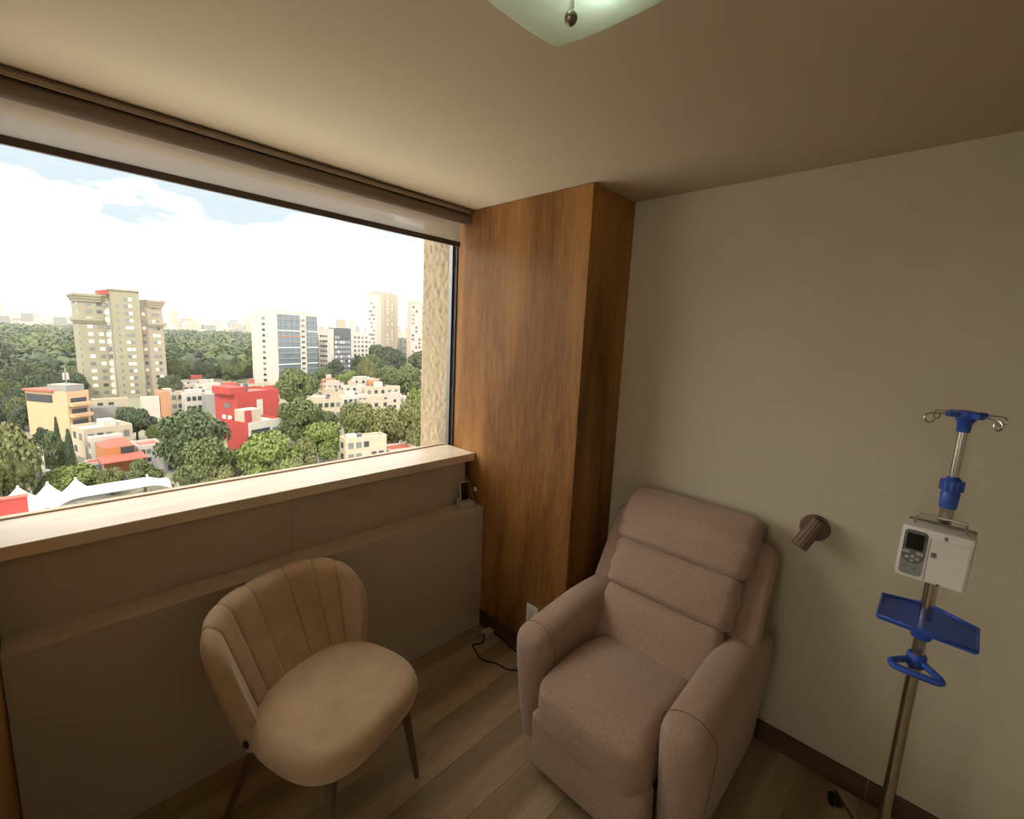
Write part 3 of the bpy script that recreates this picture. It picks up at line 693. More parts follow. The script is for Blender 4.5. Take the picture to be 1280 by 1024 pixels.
_wm = {}
def win_mesh(w, h, g, face):
    k = (round(w, 2), round(h, 2), g.name, face)
    if k not in _wm:
        if face == 'front': mb = MB().box(-w/2, w/2, -0.10, 0.02, -h/2, h/2)
        elif face == 'left': mb = MB().box(-0.10, 0.02, -w/2, w/2, -h/2, h/2)
        _wm[k] = mb.mesh('window', g)
    return _wm[k]
def windows(root, face, us, zs, w, h, gs, off=0.0, skip=0.0):
    for u in us:
        for z in zs:
            if random.random() < skip: continue
            g = random.choice(gs) if isinstance(gs, (list, tuple)) else gs
            loc = (u, off, z) if face == 'front' else (off, u, z)
            link('window', win_mesh(w, h, g, face), root, loc)
def lin(a, b, n): return [a + (b-a)*(i+0.5)/n for i in range(n)]
def house(name, label, px, py, pxl, pxr, pytop, rot, wall, roof=P_ROOFG, fl_=2, nf=3, nl=2, cat='house', group=None, win_=(G_DARK, G_MID, G_DARK), parapet=0.6, z0=ZG, extra=None, ww=1.3):
    """a flat-roofed block by its near corner (px, py) on the ground, how far left and right it is seen, and its top"""
    P = at(px, py, z0); r = math.radians(rot)
    dr = Vector((math.cos(r), math.sin(r), 0)); dl = Vector((-math.sin(r), math.cos(r), 0))
    W = along(P, dr, pxr); D = along(P, dl, pxl); H = height(P, pytop)
    if not (2 < D < 60): D = max(6.0, W*0.7)
    root = empty(name, P, r); tag(root, label, cat, group)
    MB().box(0, W, 0, D, 0, H).build('wall', wall, root)
    MB().box(0.25, W-0.25, 0.25, D-0.25, H, H+0.05).build('roof', roof, root)
    pb = MB()
    for b in ((0, W, 0, 0.25), (0, W, D-0.25, D), (0, 0.25, 0.25, D-0.25), (W-0.25, W, 0.25, D-0.25)): pb.box(*b, H, H+parapet)
    pb.build('parapet', wall, root)
    st = H/fl_
    hh = min(1.5, st*0.5)
    zs = [st*(i+0.55) for i in range(fl_)]
    if nf: windows(root, 'front', lin(0.4, W-0.4, nf), zs, min(ww, W/nf*0.6), hh, win_, skip=0.08)
    if nl: windows(root, 'left', lin(0.4, D-0.4, nl), zs, min(ww, D/nl*0.6), hh, win_, skip=0.08)
    if extra: extra(root, W, D, H)
    return root, W, D, H
def water_tank(root, x, y, z, r=0.6, h=1.3):
    MB().lathe([(r, 0), (r, h*0.75), (r*0.6, h*0.95), (r*0.25, h)], 12, Matrix.Translation((x, y, z))).build('water_tank', P_DARK if random.random() < 0.5 else P_WHITE, root, smooth='auto')
def roof_room(x0, x1, y0, y1, h, m, tank=True):
    def f(root, W, D, H):
        MB().box(W*x0, W*x1, D*y0, D*y1, H+0.05, H+h).build('roof_room', m, root)
        if tank: water_tank(root, W*min(0.9, x1+0.08), D*0.4, H+0.05)
    return f

# --- the olive apartment tower
T0 = Vector((13.2, 241, ZG)); tw = empty('apartment_tower', T0, math.radians(4)); tag(tw, 'tall olive and tan apartment tower with stepped cornices', 'building')
S = 26.5/26
MB().box(0, 9.2, 0, 16, 0, 40.2).build('wing', P_OLIVE, tw)
MB().box(9.2, 18.0, -3.2, 16, 0, 42.6).build('core', P_OLIVE, tw)
MB().box(18.0, 26.0, -0.6, 16, 0, 39.6).build('wing', P_OLIVE2, tw)
for zz, o in ((40.2, 1.2), (39.2, 0.8), (38.2, 0.45), (31.0, 0.9), (30.2, 0.5)):
    MB().box(-o, 6.8, -o, 16+o, zz-0.55, zz+0.45).build('cornice', P_OLIVE, tw)
for zz, o in ((39.6, 1.2), (38.6, 0.8), (37.6, 0.45), (30.4, 0.9), (29.6, 0.5)):
    MB().box(20.6, 26+o, -0.6-o, 16+o, zz-0.55, zz+0.45).build('cornice', P_OLIVE2, tw)
MB().box(8.9, 18.3, -3.6, 12, 42.6, 43.2).build('cornice', P_OLIVE2, tw)
MB().box(5.8, 10.0, -1.0, 4, 40.7, 42.3).build('roof_room', P_ROOFR, tw)
MB().tube([(5, 2, 40), (5, 2, 43.2)], 0.12, 6).build('antenna', P_DARK, tw)
rows = [2.5 + 2.86*i for i in range(13)]
MB().box(8.0, 9.18, -0.12, 0.0, 1.0, 38.0).build('light_strip', P_WHITE, tw)
windows(tw, 'front', [2.9, 6.0], rows, 1.5, 1.25, (G_PALE, G_MID, G_DARK, G_PALE), off=0.0)
windows(tw, 'front', [8.2], rows, 1.3, 1.7, (G_PALE, G_PALE, G_MID), off=-0.12)
windows(tw, 'front', [13.6, 15.0], rows+[39.4], 1.15, 1.2, (G_PALE, G_MID, G_PALE), off=-3.2)
windows(tw, 'front', [11.0], rows, 0.6, 1.0, (G_MID,), off=-3.2)
windows(tw, 'front', [19.4, 22.8, 24.2], rows, 1.05, 1.2, (G_PALE, G_MID, G_DARK), off=-0.6)
windows(tw, 'left', [1.6], [z for z in rows], 1.0, 1.3, (G_MID,), off=0.0)

# --- white slab block with glass bays
def slab_extra(root, W, D, H):
    r = [3+2.95*i for i in range(int((H-3)/2.95))]
    windows(root, 'left', [D*0.52], r, 2.0, 1.3, (G_DARK, G_MID))
    for (a, b) in ((0.0, 0.54), (0.70, 1.0)):
        MB().box(W*a+0.2, W*b-0.2, -0.25, 0, 1.0, H-1.0).build('glass_bay', G_BLUE, root)
        for i, z in enumerate(r):
            m = P_ORANGE if (i == len(r)-4 and a == 0.0) else (P_GREY if (i % 3) else G_PALE)
            MB().box(W*a+0.2, W*b-0.2, -0.5, -0.25, z-0.25, z+0.25).build('floor_band', m, root)
        for k in range(4):
            x = W*(a+(b-a)*(k+0.5)/4); MB().box(x-0.12, x+0.12, -0.4, -0.25, 1.0, H-1.0).build('mullion', G_MID, root)
    windows(root, 'front', [W*0.62], r, 2.2, 1.2, (G_DARK, G_MID))
    for x0, x1, hh in ((0.1, 0.3, 1.6), (0.36, 0.62, 1.1), (0.72, 0.95, 1.4)):
        MB().box(W*x0, W*x1, D*0.2, D*0.7, H, H+hh+0.6).build('plant_room', P_WHITE, root)
house('apartment_block', 'white slab apartment block with blue glass bays', 349, 484, 317, 398, 390, 24, P_WHITE, fl_=1, nf=0, nl=0, cat='building', extra=slab_extra)
def grid_extra(nf, gs, ww=1.6):
    def f(root, W, D, H):
        r = [2.5+3.0*i for i in range(int((H-2)/3.0))]
        windows(root, 'front', lin(0.5, W-0.5, nf), r, min(ww, W/nf*0.62), 1.5, gs)
    return f
house('apartment_block', 'pale block standing right beside the glass-bayed slab', 412, 476, 399, 418, 412, 30, P_WHITE, fl_=1, nf=0, nl=0, cat='building', extra=lambda r, W, D, H: windows(r, 'left', lin(1, D-1, 3), [3*i+3 for i in range(int(H/3)-1)], 1.4, 1.2, (G_MID, G_DARK)))
house('apartment_block', 'charcoal grey mid-rise block with rows of dark windows', 418, 475, 412, 439, 411, 12, P_DARK, fl_=1, nf=0, nl=0, cat='building', extra=grid_extra(6, (G_PALE, G_LIGHT, G_LIGHT, G_DARK), 2.0))
house('apartment_block', 'white mid-rise block with a green-glazed column right of the charcoal one', 441, 470, 438, 461, 416, 10, P_WHITE, fl_=1, nf=0, nl=0, cat='building', extra=grid_extra(4, (G_MID, G_BLUE, G_DARK), 1.7))
def tower_extra(root, W, D, H):
    r = [2.5+2.9*i for i in range(int((H-2)/2.9))]
    MB().box(-0.6, W*0.2, -0.6, D, 0, H-1.5).build('side_bay', P_WHITE, root)
    windows(root, 'left', lin(0.5, D-0.5, 3), r, 2.2, 1.3, (G_MID, G_PALE), off=-0.6)
    for k in (0.40, 0.62, 0.82): MB().box(W*k-0.25, W*k+0.25, -0.12, 0, 1, H-0.5).build('facade_groove', P_OLIVE2, root)
    windows(root, 'front', [W*0.52, W*0.72], r, 0.9, 1.0, (G_MID, G_PALE))
    MB().box(W*0.1, W*0.9, D*0.2, D*0.8, H, H+1.4).build('plant_room', P_OLIVE2, root)
house('apartment_tower', 'slender beige tower, taller of the two rising on the right', 470, 466, 461, 497, 366, 14, P_CREAM, fl_=1, nf=0, nl=0, cat='building', extra=tower_extra)
house('apartment_tower', 'white and pink tower next to the stucco pier', 513, 468, 508, 534, 376, 8, P_PINK, fl_=1, nf=0, nl=0, cat='building', extra=grid_extra(5, (G_PALE, G_MID, G_PALE, G_DARK), 1.9))
house('apartment_block', 'distant grey block between the two right-hand towers', 500, 462, 498, 508, 424, 5, P_GREY, fl_=5, nf=2, nl=0, cat='building')

# --- nearer houses
def peach_extra(root, W, D, H):
    for z in (H*0.22, H*0.47, H*0.72):
        MB().box(W*0.05, W*0.95, -1.3, 0, z, z+0.9).build('balcony', P_PEACH, root)
        link('window', win_mesh(W*0.7, 1.2, G_DARK, 'front'), root, (W*0.5, 0, z+1.5))
    MB().box(-0.1, 0.02, D*0.35, D*0.98, H-2.6, H-0.5).build('terrace_opening', G_DARK, root)
    MB().box(-0.6, W*0.5, D*0.3, D*1.02, H+0.3, H+0.7).build('terrace_roof', P_ROOFR, root)
    MB().box(W*0.1, W*0.9, D*0.05, D*0.5, H, H+2.2).build('roof_room', P_GREY, root)
    MB().tube([(W*0.5, D*0.25, H+2.2), (W*0.5, D*0.25, H+6.5)], 0.16, 6).build('antenna_mast', P_GREY, root)
    for a in range(4): MB().box(W*0.5+0.5*math.cos(a*1.57)-0.15, W*0.5+0.5*math.cos(a*1.57)+0.15, D*0.25+0.5*math.sin(a*1.57)-0.15, D*0.25+0.5*math.sin(a*1.57)+0.15, H+3.4, H+5.2).build('antenna_panel', P_WHITE, root)
house('apartment_house', 'peach apartment house with antenna mast and balconies', 89, 548, 38, 116, 493, 34, P_PEACH, fl_=4, nf=0, nl=0, extra=peach_extra)
house('flat_roofed_house', 'plain grey block just right of the peach apartment house', 118, 537, 114, 150, 513, 6, P_GREY, fl_=2, nf=0, nl=0)
house('flat_roofed_house', 'pale cream block in front of the olive tower', 118, 524, 116, 162, 502, 4, P_CREAM, fl_=2, nf=3, nl=0)
house('flat_roofed_house', 'small white box house beside a bare brick wall', 179, 524, 177, 201, 499, 4, P_WHITE, P_ROOFR, fl_=2, nf=0, nl=0)
house('flat_roofed_house', 'narrow bare brick orange house behind the dark tree', 202, 522, 200, 214, 492, 4, P_BRICK, fl_=3, nf=0, nl=0)
house('flat_roofed_house', 'long cream house with rooftop rooms below the grey block', 108, 574, 92, 168, 540, 14, P_CREAM, P_WHITE, fl_=2, nf=5, nl=2, extra=roof_room(0.45, 0.72, 0.2, 0.7, 1.8, P_WHITE))
house('flat_roofed_house', 'white annex standing in front of the long cream house', 116, 580, 112, 156, 551, 10, P_WHITE, fl_=2, nf=3, nl=1)
def orange_extra(root, W, D, H):
    b = MB(); b.add([(-1.0, -2.6, H*0.55), (W+1.2, -2.6, H*0.55), (W+1.2, 0, H*0.72), (-1.0, 0, H*0.72)], [(0, 1, 2, 3)])
    b.box(-1.0, W+1.2, -2.6, 0, H*0.5, H*0.55); b.build('tiled_awning', P_ROOFR, root)
    b = MB(); b.add([(0, 0, H+0.2), (W, 0, H+0.2), (W, D, H+0.2), (0, D, H+0.2), (W*0.3, D*0.5, H+1.5), (W*0.8, D*0.5, H+1.5)], [(0, 1, 5, 4), (1, 2, 5), (2, 3, 4, 5), (3, 0, 4)]); b.build('hipped_roof', P_ROOFR, root)
    windows(root, 'front', [W*0.62, W*0.75, W*0.88], [H*0.86], 0.9, 1.4, (G_DARK,))
house('orange_house', 'small orange house with red tiled roofs and arched windows', 132, 592, 129, 171, 562, 8, P_ORANGE, P_ROOFR, fl_=2, nf=0, nl=0, parapet=0.2, extra=orange_extra)
house('flat_roofed_house', 'low house with flat red roof in front of the cypress trees', 110, 594, 106, 131, 580, 6, P_WHITE, P_ROOFR, fl_=1, nf=2, nl=0, parapet=0.1)
house('flat_roofed_house', 'small white villa with red roof band and dark windows', 174, 582, 172, 206, 561, 6, P_WHITE, P_ROOFR, fl_=2, nf=4, nl=0)
house('flat_roofed_house', 'grey concrete house half hidden between two green trees', 206, 592, 203, 240, 568, 10, P_GREY, P_ROOFG, fl_=2, nf=3, nl=0)
house('flat_roofed_house', 'pale two-storey house with balcony among trees at far left', 34, 618, 28, 60, 570, 10, P_WHITE, P_ROOFG, fl_=3, nf=2, nl=1, extra=lambda r, W, D, H: MB().box(-0.4, W+0.4, -1.2, 0, H*0.42, H*0.42+1.0).build('balcony', P_GREY, r))
# red complex
def red_extra(root, W, D, H):
    MB().box(W*0.44, W*0.58, -0.15, 0, H*0.45, H*0.86).build('white_panel', P_WHITE, root)
    windows(root, 'left', [D*0.35, D*0.6], [H*0.5], 1.4, 1.1, (G_PALE,)); windows(root, 'left', [D*0.45], [H*0.75], 2.4, 1.4, (G_MID,))
    MB().box(-1.2, W*0.25, D*0.1, D*0.9, H-0.05, H+1.9).build('upper_storey', P_RED, root)
    MB().box(W*0.30, W*0.36, D*0.2, D*0.3, H, H+2.6).build('chimney', P_DARK, root)
house('red_house', 'tall red-painted house with white wall panel', 299, 553, 271, 350, 494, 20, P_RED, P_ROOFR, fl_=3, nf=0, nl=0, extra=red_extra)
def red2_extra(root, W, D, H):
    MB().box(-0.02, W, -0.2, 0.0, 0, H+0.6).build('front_wall', P_WHITE, root)
    windows(root, 'front', lin(0.6, W*0.62, 3), [H*0.70], 1.7, 2.0, (G_DARK,), off=-0.2); windows(root, 'front', [W*0.78, W*0.92], [H*0.7], 1.3, 1.5, (G_MID,), off=-0.2)
    windows(root, 'front', lin(0.6, W-0.6, 4), [H*0.26], 1.5, 1.3, (G_DARK, G_MID), off=-0.2)
    MB().box(W*0.12, W*0.62, D*0.35, D*0.8, H, H+3.2).build('roof_room', P_CREAM, root)
    MB().box(W*0.12, W*0.30, D*0.30, D*0.35, H, H+3.2).build('red_strip', P_RED, root)
house('red_house', 'lower red house with white glazed front and rooftop room', 312, 570, 285, 352, 532, 22, P_RED, P_WHITE, fl_=2, nf=0, nl=0, extra=red2_extra)
house('flat_roofed_house', 'cream terraced building just above the window sill', 432, 594, 425, 483, 552, -6, P_CREAM, P_ROOFG, fl_=3, nf=5, nl=1, extra=roof_room(0.08, 0.30, 0.2, 0.6, 1.2, P_WHITE))
house('flat_roofed_house', 'small grey-roofed shed left of the cream terraced building', 394, 590, 388, 422, 570, -4, P_WHITE, P_ROOFG, fl_=1, nf=2, nl=0)
house('flat_roofed_house', 'low house with red roof near the bottom of the stucco pier', 487, 585, 484, 520, 566, -8, P_PINK, P_ROOFR, fl_=1, nf=3, nl=0)
# rows of flat-roofed houses further back; each is a house of its own
rowA = [(205, 515, 200, 232, 493, P_CREAM), (232, 517, 228, 262, 494, P_WHITE), (258, 519, 254, 284, 496, P_GREY), (214, 500, 210, 246, 484, P_PINK), (246, 500, 242, 276, 482, P_WHITE),
        (274, 502, 270, 306, 486, P_PINK), (304, 498, 300, 338, 482, P_CREAM), (228, 488, 224, 268, 477, P_WHITE), (332, 506, 328, 362, 488, P_WHITE), (250, 508, 246, 276, 489, P_CREAM)]
WNAME = {P_CREAM: 'cream', P_WHITE: 'white', P_GREY: 'grey', P_PINK: 'pinkish', P_BRICK: 'brick', P_ORANGE: 'orange', P_PEACH: 'peach'}
ORD = ['leftmost', 'second from left', 'third from left', 'fourth from left', 'fifth from left', 'sixth from left', 'seventh from left', 'eighth from left', 'ninth from left', 'tenth from left', 'second from right', 'rightmost']
rowA.sort()
for i, (px, py, a, b, t, w) in enumerate(rowA):
    house('flat_roofed_house', '%s flat-roofed house, %s of the rows around the red houses' % (WNAME[w], ORD[i] if i < 9 else 'rightmost'), px, py, a, b, t, random.choice((4, 8, 12)), w, random.choice((P_ROOFG, P_ROOFR, P_WHITE, P_PINK)), fl_=2, nf=random.choice((2, 3, 4)), nl=0, group='houses behind the red houses',
          extra=roof_room(0.1+0.1*(i % 3), 0.45+0.1*(i % 4), 0.2, 0.7, 1.8+0.4*(i % 3), random.choice((P_WHITE, P_PINK, P_CREAM, P_ROOFR))))
rowB = [(388, 527, 384, 428, 502, P_CREAM), (402, 508, 398, 432, 492, P_CREAM), (428, 522, 424, 460, 497, P_WHITE), (430, 498, 426, 456, 484, P_WHITE), (408, 496, 404, 430, 481, P_PINK), (404, 488, 400, 420, 475, P_BRICK),
        (456, 506, 452, 500, 486, P_CREAM), (462, 492, 458, 490, 478, P_ORANGE), (440, 488, 436, 468, 475, P_WHITE), (486, 500, 482, 508, 484, P_PEACH), (452, 522, 448, 488, 503, P_CREAM), (478, 514, 474, 508, 499, P_PINK)]
rowB.sort()
for i, (px, py, a, b, t, w) in enumerate(rowB):
    house('flat_roofed_house', '%s flat-roofed house, %s in the cluster below the towers' % (WNAME[w], ORD[i]), px, py, a, b, t, random.choice((-6, 0, 6)), w, random.choice((P_ROOFG, P_ROOFR, P_WHITE, P_CREAM)), fl_=2, nf=random.choice((2, 3, 5)), nl=1, group='houses below the towers',
          extra=roof_room(0.1+0.1*(i % 3), 0.5+0.1*(i % 4), 0.2, 0.7, 1.6+0.5*(i % 3), random.choice((P_WHITE, P_PINK, P_CREAM))))

# --- white tent roofs on masts
def tent(label, pxp, pyp, y, half, zed, ridge=0.0):
    P = at_y(pxp, pyp, y); h = P.z-zed; N = 14; vs = []; fs = []
    for i in range(N+1):
        for j in range(N+1):
            u = -1+2*i/N; v = -1+2*j/N
            dx = max(0.0, abs(u*(half+ridge))-ridge)/half
            d = max(dx, abs(v)); al = min(dx, abs(v))/max(d, 1e-6); ed = zed + 1.1*(1-al*al)
            z = ed + (P.z-ed)*(1-d)**1.6
            vs.append((u*(half+ridge), v*half, z-ZG))
    for i in range(N):
        for j in range(N): fs.append((i*(N+1)+j, (i+1)*(N+1)+j, (i+1)*(N+1)+j+1, i*(N+1)+j+1))
    r = empty('tent_canopy', (P.x, P.y, ZG), math.radians(2)); tag(r, label, 'tent')
    o = MB().add(vs, fs).build('canvas', CANVAS, r, smooth=True)
    md = o.modifiers.new('thickness', 'SOLIDIFY'); md.thickness = 0.06
    for k in ((-1, 1) if ridge else (0,)): MB().tube([(k*ridge, 0, 0), (k*ridge, 0, P.z-ZG+(0.6 if ridge else 0.1))], 0.14, 8).build('mast', P_WHITE, r, smooth=True)
    for sx in (-1, 1):
        for sy in (-1, 1): MB().tube([(sx*(half+ridge), sy*half, 0), (sx*(half+ridge), sy*half, zed-ZG-0.3)], 0.12, 8).build('post', P_WHITE, r, smooth=True)
tent('leftmost white peaked tent behind the red wall', 22, 608, 96, 3.0, -26.9)
tent('middle white peaked tent beside the red wall', 59, 603, 94, 3.0, -26.8)
tent('highest white peaked tent left of the long ridge tent', 94, 598, 93, 3.2, -26.4)
tent('long white ridge tent rightmost of the row', 142, 604, 92, 2.7, -25.5, 4.2)
rw = at(0, 650, -25.0)
r_ = empty('boundary_wall', (-12.0, 80, ZG)); tag(r_, 'red boundary wall at the lower left corner of the window view', 'wall')
_x1 = along(Vector((-12, 80, -25)), Vector((1, 0, 0)), 39); _h = height(Vector((-12+_x1, 80, ZG)), 621)
MB().box(0, _x1, 0, 0.7, 0, _h).build('wall', P_RED, r_)
MB().box(_x1*0.15, _x1*0.72, -0.12, 0, 0, _h-0.9).build('raised_panel', P_RED, r_)
MB().box(-0.2, _x1+0.1, -0.15, 0.85, _h, _h+0.2).build('coping', P_ROOFR, r_)

# --- trees
LEAVES = [mat('leaf_green_%d' % i, c, 0.75, var=0.30, vscale=0.35, detail=5) for i, c in enumerate([(0.060, 0.078, 0.018), (0.040, 0.060, 0.018), (0.085, 0.115, 0.018), (0.085, 0.092, 0.024), (0.028, 0.044, 0.018)])]
BARK = mat('bark', (0.07, 0.05, 0.035), 0.9)
def crown_mesh(seed, nclump, leaves, cyp=False):
    rg = np.random.default_rng(seed); V = []; F = []
    cl_ = []
    for k in range(nclump):
        if cyp:
            z = (k+0.5)/nclump; cl_.append((np.array([0, 0, z*0.96+0.02]), 0.46*(1-z)**0.75+0.05))
        else:
            a = rg.uniform(0, 2*PI); z = rg.uniform(-0.75, 0.9); rr = math.sqrt(max(0, 1-z*z))*rg.uniform(0.35, 0.78)
            cl_.append((np.array([rr*math.cos(a)*0.72, rr*math.sin(a)*0.72, 0.5+z*0.36]), rg.uniform(0.18, 0.31)))
    for c, r in cl_:
        n = leaves; d = rg.normal(size=(n, 3)); d /= np.linalg.norm(d, axis=1)[:, None]
        d[:, 2] = np.where((d[:, 2] < -0.3) & (not cyp), -d[:, 2], d[:, 2])
        p = c + d*r*np.array([1, 1, 0.9 if not cyp else 0.35])*rg.uniform(0.78, 1.24, size=(n, 1))
        if cyp: p[:, :2] *= 1.0
        t = np.cross(d + 0.5*rg.normal(size=(n, 3)), rg.normal(size=(n, 3))); t /= np.linalg.norm(t, axis=1)[:, None]
        b = np.cross(d + 0.6*rg.normal(size=(n, 3)), t); b /= np.linalg.norm(b, axis=1)[:, None]
        s_ = rg.uniform(0.022, 0.044, size=(n, 1))
        o = len(V)*1
        q_ = np.stack([p-t*s_-b*s_*0.6, p+t*s_-b*s_*0.6, p+t*s_*0.7+b*s_, p-t*s_*0.7+b*s_], axis=1).reshape(-1, 3)
        base = sum(len(v) for v in V); V.append(q_); F += [(base+4*i, base+4*i+1, base+4*i+2, base+4*i+3) for i in range(n)]
    # solid core added inside each clump to block light through the leaves
    bm = bmesh.new(); bmesh.ops.create_icosphere(bm, subdivisions=2, radius=1.0)
    iv_ = np.array([v.co[:] for v in bm.verts]); if_ = [tuple(v.index for v in f.verts) for f in bm.faces]; bm.free()
    for c, r in cl_:
        base = sum(len(v) for v in V); V.append(c + iv_*r*0.74*np.array([1, 1, 0.9 if not cyp else 0.5])*rg.uniform(0.9, 1.1, size=(len(iv_), 1))); F += [tuple(i+base for i in f) for f in if_]
    me = bpy.data.meshes.new('crown'); me.from_pydata(np.concatenate(V).tolist(), [], F); me.materials.append(LEAVES[0]); me.update(); return me
CROWNS = [crown_mesh(11+i, 18+2*i, 380) for i in range(5)]
CYP = crown_mesh(90, 14, 110, True)
TRUNK = MB().tube([(0, 0, 0), (0.01, 0, 0.3), (0, 0.01, 0.62)], [0.05, 0.035, 0.02], 8).mesh('trunk', BARK, True)
def tree(label, px, py, wpx, pytop, leaf, group=None, kind=None, cyp=False, name='tree'):
    P = at(px, py, ZG); H = height(P, pytop); D = (P-EYE).dot(FW)
    W = wpx*D/FPX/1.14
    k = random.randrange(5) if kind is None else kind
    root = empty(name, P, random.uniform(0, 6.28) if not cyp else 0); tag(root, label, 'tree', group)
    c = link('crown', CYP if cyp else CROWNS[k], root)
    z0 = 0.03 if cyp else 0.13
    c.scale = (W/2*1.15/0.95, W/2*1.15/0.95, H*(1-z0)/(1.0 if cyp else 1.06)); c.location.z = H*z0 - (0 if cyp else 0.05*H)
    c.material_slots[0].link = 'OBJECT'; c.material_slots[0].material = LEAVES[leaf]
    t = link('trunk', TRUNK, root); t.scale = (H*0.8, H*0.8, H*0.8 if not cyp else H*0.5)
    return root
TREES = [
 ('large pale yellow-green tree at the far left edge of the window', 12, 640, 84, 527, 3), ('dark green tree tucked behind the two cypresses', 68, 600, 46, 540, 1), ('small dark tree left of the cypresses', 58, 585, 30, 533, 4),
 ('bright green flat-topped tree behind the tents', 92, 622, 76, 582, 2), ('low rounded green tree right of the orange house', 182, 618, 54, 574, 0), ('small olive tree in front of the orange house', 140, 618, 42, 584, 3),
 ('dark rounded tree beside the white box house', 172, 552, 52, 510, 4), ('large dense dark green tree left of the red houses', 242, 590, 88, 508, 1), ('full mid-green tree below the dense dark tree', 258, 622, 84, 548, 0),
 ('low pale green bush along the sill below the dark tree', 278, 628, 56, 582, 3), ('broad bright yellow-green tree below the red houses', 338, 622, 96, 541, 2), ('olive tree leaning against the broad bright tree', 380, 606, 50, 548, 3),
 ('bright green tree right of the broad bright tree', 404, 585, 66, 528, 2), ('rounded dark green tree right of the red house', 375, 558, 62, 494, 0), ('bushy green tree in front of the white slab block', 372, 512, 64, 460, 0),
 ('light olive tree beside the cream terraced building', 448, 560, 62, 502, 3), ('pale green tree left of the stucco pier', 482, 572, 66, 506, 3), ('tall olive tree touching the stucco pier', 516, 572, 56, 500, 3),
 ('green tree high beside the stucco pier below the towers', 522, 540, 44, 484, 2), ('low green tree between the pale roofs', 408, 545, 40, 512, 0), ('thin pale tree before the slender beige tower', 458, 482, 26, 447, 3),
 ('small dark green tree at the right foot of the slab block', 404, 486, 34, 460, 1), ('wide green tree at the foot of the white and pink tower', 508, 500, 50, 458, 0), ('rounded tree at the foot of the slender beige tower', 484, 490, 44, 456, 0),
 ('spreading pale tree under the charcoal block', 436, 486, 44, 462, 2), ('dark green tree at the foot of the olive tower', 214, 500, 34, 468, 1), ('bushy tree right of the peach apartment house', 160, 540, 30, 508, 1),
 ('green tree next to the pale house at far left', 18, 600, 54, 536, 0), ('low bush in front of the pale house at far left', 66, 628, 40, 596, 0), ('small green tree in front of the lower red house', 300, 606, 40, 562, 0),
 ('small green tree under the cream terraced building', 418, 606, 38, 575, 3), ('pale green tree left of the cream terraced building', 366, 622, 60, 570, 3), ('round green tree behind the long cream house', 196, 556, 26, 530, 0),
]
for a in TREES: tree(*a)
tree('taller pointed cypress left of the cream house', 91, 600, 26, 536, 4, cyp=True, name='cypress_tree')
tree('slim cypress standing nearer the peach house', 76, 584, 18, 521, 4, cyp=True, name='cypress_tree')
# woodland edge: trees one can still tell apart
rg = random.Random(5)
n_w = 0
for k in range(400):
    px = rg.uniform(-20, 545); py = rg.uniform(462, 540)
    if px > 86 and py > 503: continue
    if px > 300 and py > 480: continue
    if 110 < px < 212 and py > 494: continue
    if 212 < px < 300 and py > 486: continue
    tp = py - rg.uniform(24, 38)
    if py > 505: tp = py - rg.uniform(34, 48)
    tree('dark green tree at the near edge of the woodland', px, py, rg.uniform(26, 46), tp, rg.choice((1, 4, 0, 1, 4, 0)), 'trees at the woodland edge')
    n_w += 1
    if n_w > 150: break
# the woodland beyond, too many to count
bm = bmesh.new(); bmesh.ops.create_icosphere(bm, subdivisions=1, radius=1.0)
iv_ = np.array([v.co[:] for v in bm.verts]); if_ = [tuple(v.index for v in f.verts) for f in bm.faces]; bm.free()
rng = np.random.default_rng(3); V = []; F = []; mi = []; nb = 0
y = 300.0
while y < 1230:
    st = 7.5 + y*0.008
    x = -0.10*y-20
    while x < 0.80*y:
        xx = x + rng.uniform(-4, 4); yy = y + rng.uniform(-4, 4); r = st*rng.uniform(0.55, 0.85); h = rng.uniform(8, 16); g = int(rng.integers(0, 3))
        c = np.array([xx, yy, ZG+h*0.55]); R3 = np.array([r, r, h*0.5])
        V.append(c + iv_*R3*rng.uniform(0.7, 1.05, size=(len(iv_), 1))); F += [tuple(i+nb for i in f) for f in if_]; mi += [g]*len(if_); nb += len(iv_)
        n = 70 if y < 800 else 36
        d = rng.normal(size=(n, 3)); d[:, 2] = np.abs(d[:, 2]); d /= np.linalg.norm(d, axis=1)[:, None]
        p = c + d*R3*rng.uniform(0.8, 1.12, size=(n, 1)); t = np.cross(d+0.4*rng.normal(size=(n, 3)), rng.normal(size=(n, 3))); t /= np.linalg.norm(t, axis=1)[:, None]
        b = np.cross(d+0.5*rng.normal(size=(n, 3)), t); b /= np.linalg.norm(b, axis=1)[:, None]; s_ = r*rng.uniform(0.10, 0.2, size=(n, 1))
        V.append(np.stack([p-t*s_, p-b*s_*0.7, p+t*s_, p+b*s_*0.7], axis=1).reshape(-1, 3)); F += [(nb+4*i, nb+4*i+1, nb+4*i+2, nb+4*i+3) for i in range(n)]; mi += [g]*n; nb += 4*n
        x += st*1.25
    y += st*1.05
me = bpy.data.meshes.new('woodland'); me.from_pydata(np.concatenate(V).tolist(), [], F)
for k in (1, 4, 0): me.materials.append(LEAVES[k])
me.polygons.foreach_set('material_index', mi); me.update()
tag(link('woodland', me), 'dense green woodland canopy stretching to the far city', 'woodland', None, 'stuff')
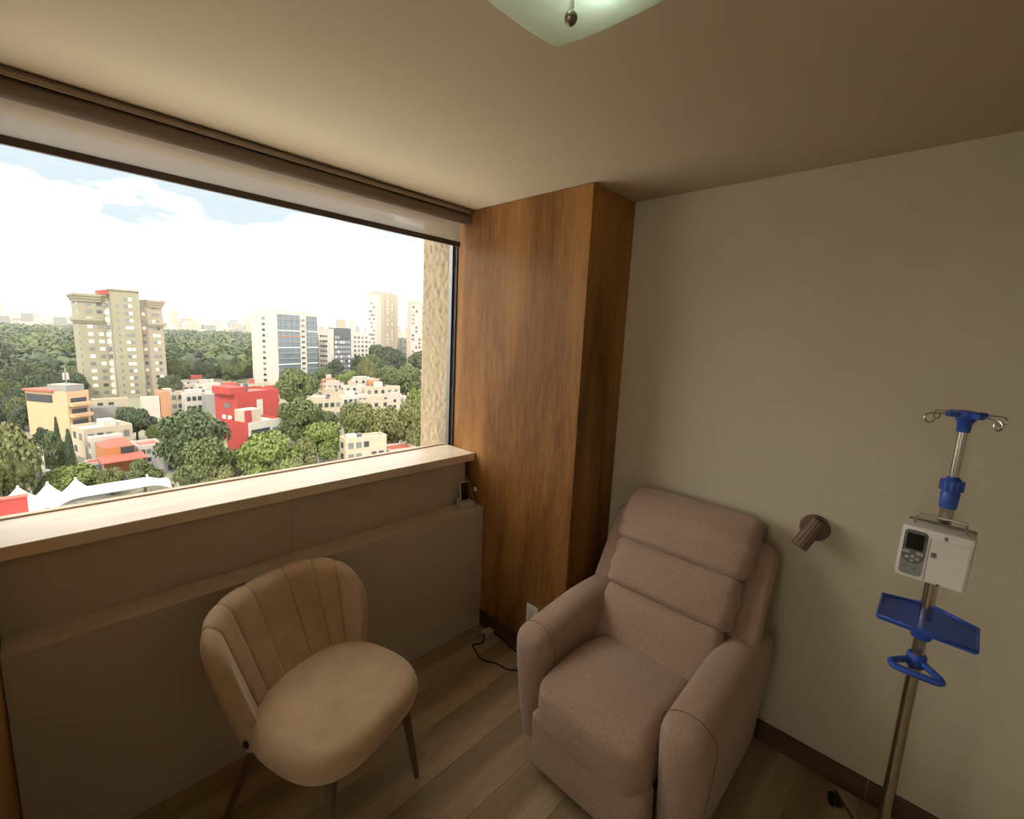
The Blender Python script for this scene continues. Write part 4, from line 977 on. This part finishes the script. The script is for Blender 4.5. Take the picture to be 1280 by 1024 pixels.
# far city on the horizon
V = []; mats_c = [P_WHITE, P_CREAM, P_PINK, P_GREY, P_OLIVE2]; cm = MB(); rng = np.random.default_rng(8)
for k in range(2600):
    y = 1330 + 4200*rng.random()**1.3; x = rng.uniform(-0.12*y, 0.85*y)
    w = rng.uniform(14, 46); d = rng.uniform(12, 30); h = rng.uniform(7, 20) if rng.random() < 0.9 else rng.uniform(25, 62)
    if h > 25: w = rng.uniform(14, 28)
    cm.box(x, x+w, y, y+d, ZG, ZG+h+ (y-1250)*0.004, int(rng.choice([0, 0, 0, 1, 1, 2, 3, 4])))
tag(cm.build('distant_city', mats_c), 'hazy distant city of small pale blocks on the horizon', 'city', None, 'stuff')
far = [(0, 62, 386, P_GREY, 26), (62, 86, 388, P_GREY, 0), (236, 246, 396, P_CREAM, 0), (214, 222, 398, P_WHITE, 0)]
for i, (a, b, t, m, _) in enumerate(far):
    P = Vector((0, 1290, ZG)); x0 = along(P, Vector((1, 0, 0)), a); x1 = along(P, Vector((1, 0, 0)), b)
    if i == 0: x0, x1 = along(P, Vector((1, 0, 0)), -12), along(P, Vector((1, 0, 0)), 13)
    if i == 1: x0, x1 = along(P, Vector((1, 0, 0)), 69), along(P, Vector((1, 0, 0)), 85)
    hh = height(Vector((x0, 1290, ZG)), t+8)
    r = empty('distant_building', (x0, 1290, ZG)); tag(r, ['wide grey building on the horizon at the left edge', 'grey block on the horizon left of the olive tower', 'cream block on the horizon right of the olive tower', 'small white block on the horizon near the olive tower'][i], 'building')
    MB().box(0, x1-x0, 0, 30, 0, hh).build('wall', m, r); MB().box(2, (x1-x0)*0.6, 4, 24, hh, hh+5).build('plant_room', P_WHITE, r)

# hazy air over the city
HZ = bpy.data.materials.new('hazy_air'); HZ.use_nodes = True; t_ = HZ.node_tree; t_.nodes.clear()
vs_ = t_.nodes.new('ShaderNodeVolumeScatter'); vs_.inputs['Color'].default_value = (0.93, 0.96, 1.0, 1); vs_.inputs['Density'].default_value = 1.0e-4; vs_.inputs['Anisotropy'].default_value = 0.2
o_ = t_.nodes.new('ShaderNodeOutputMaterial'); t_.links.new(vs_.outputs[0], o_.inputs['Volume'])
tag(boxobj('haze', (-3900, 8900, 70, 8900, ZG+0.5, 90), HZ), 'pale summer haze lying over the distant city and woodland', 'haze', None, 'stuff')
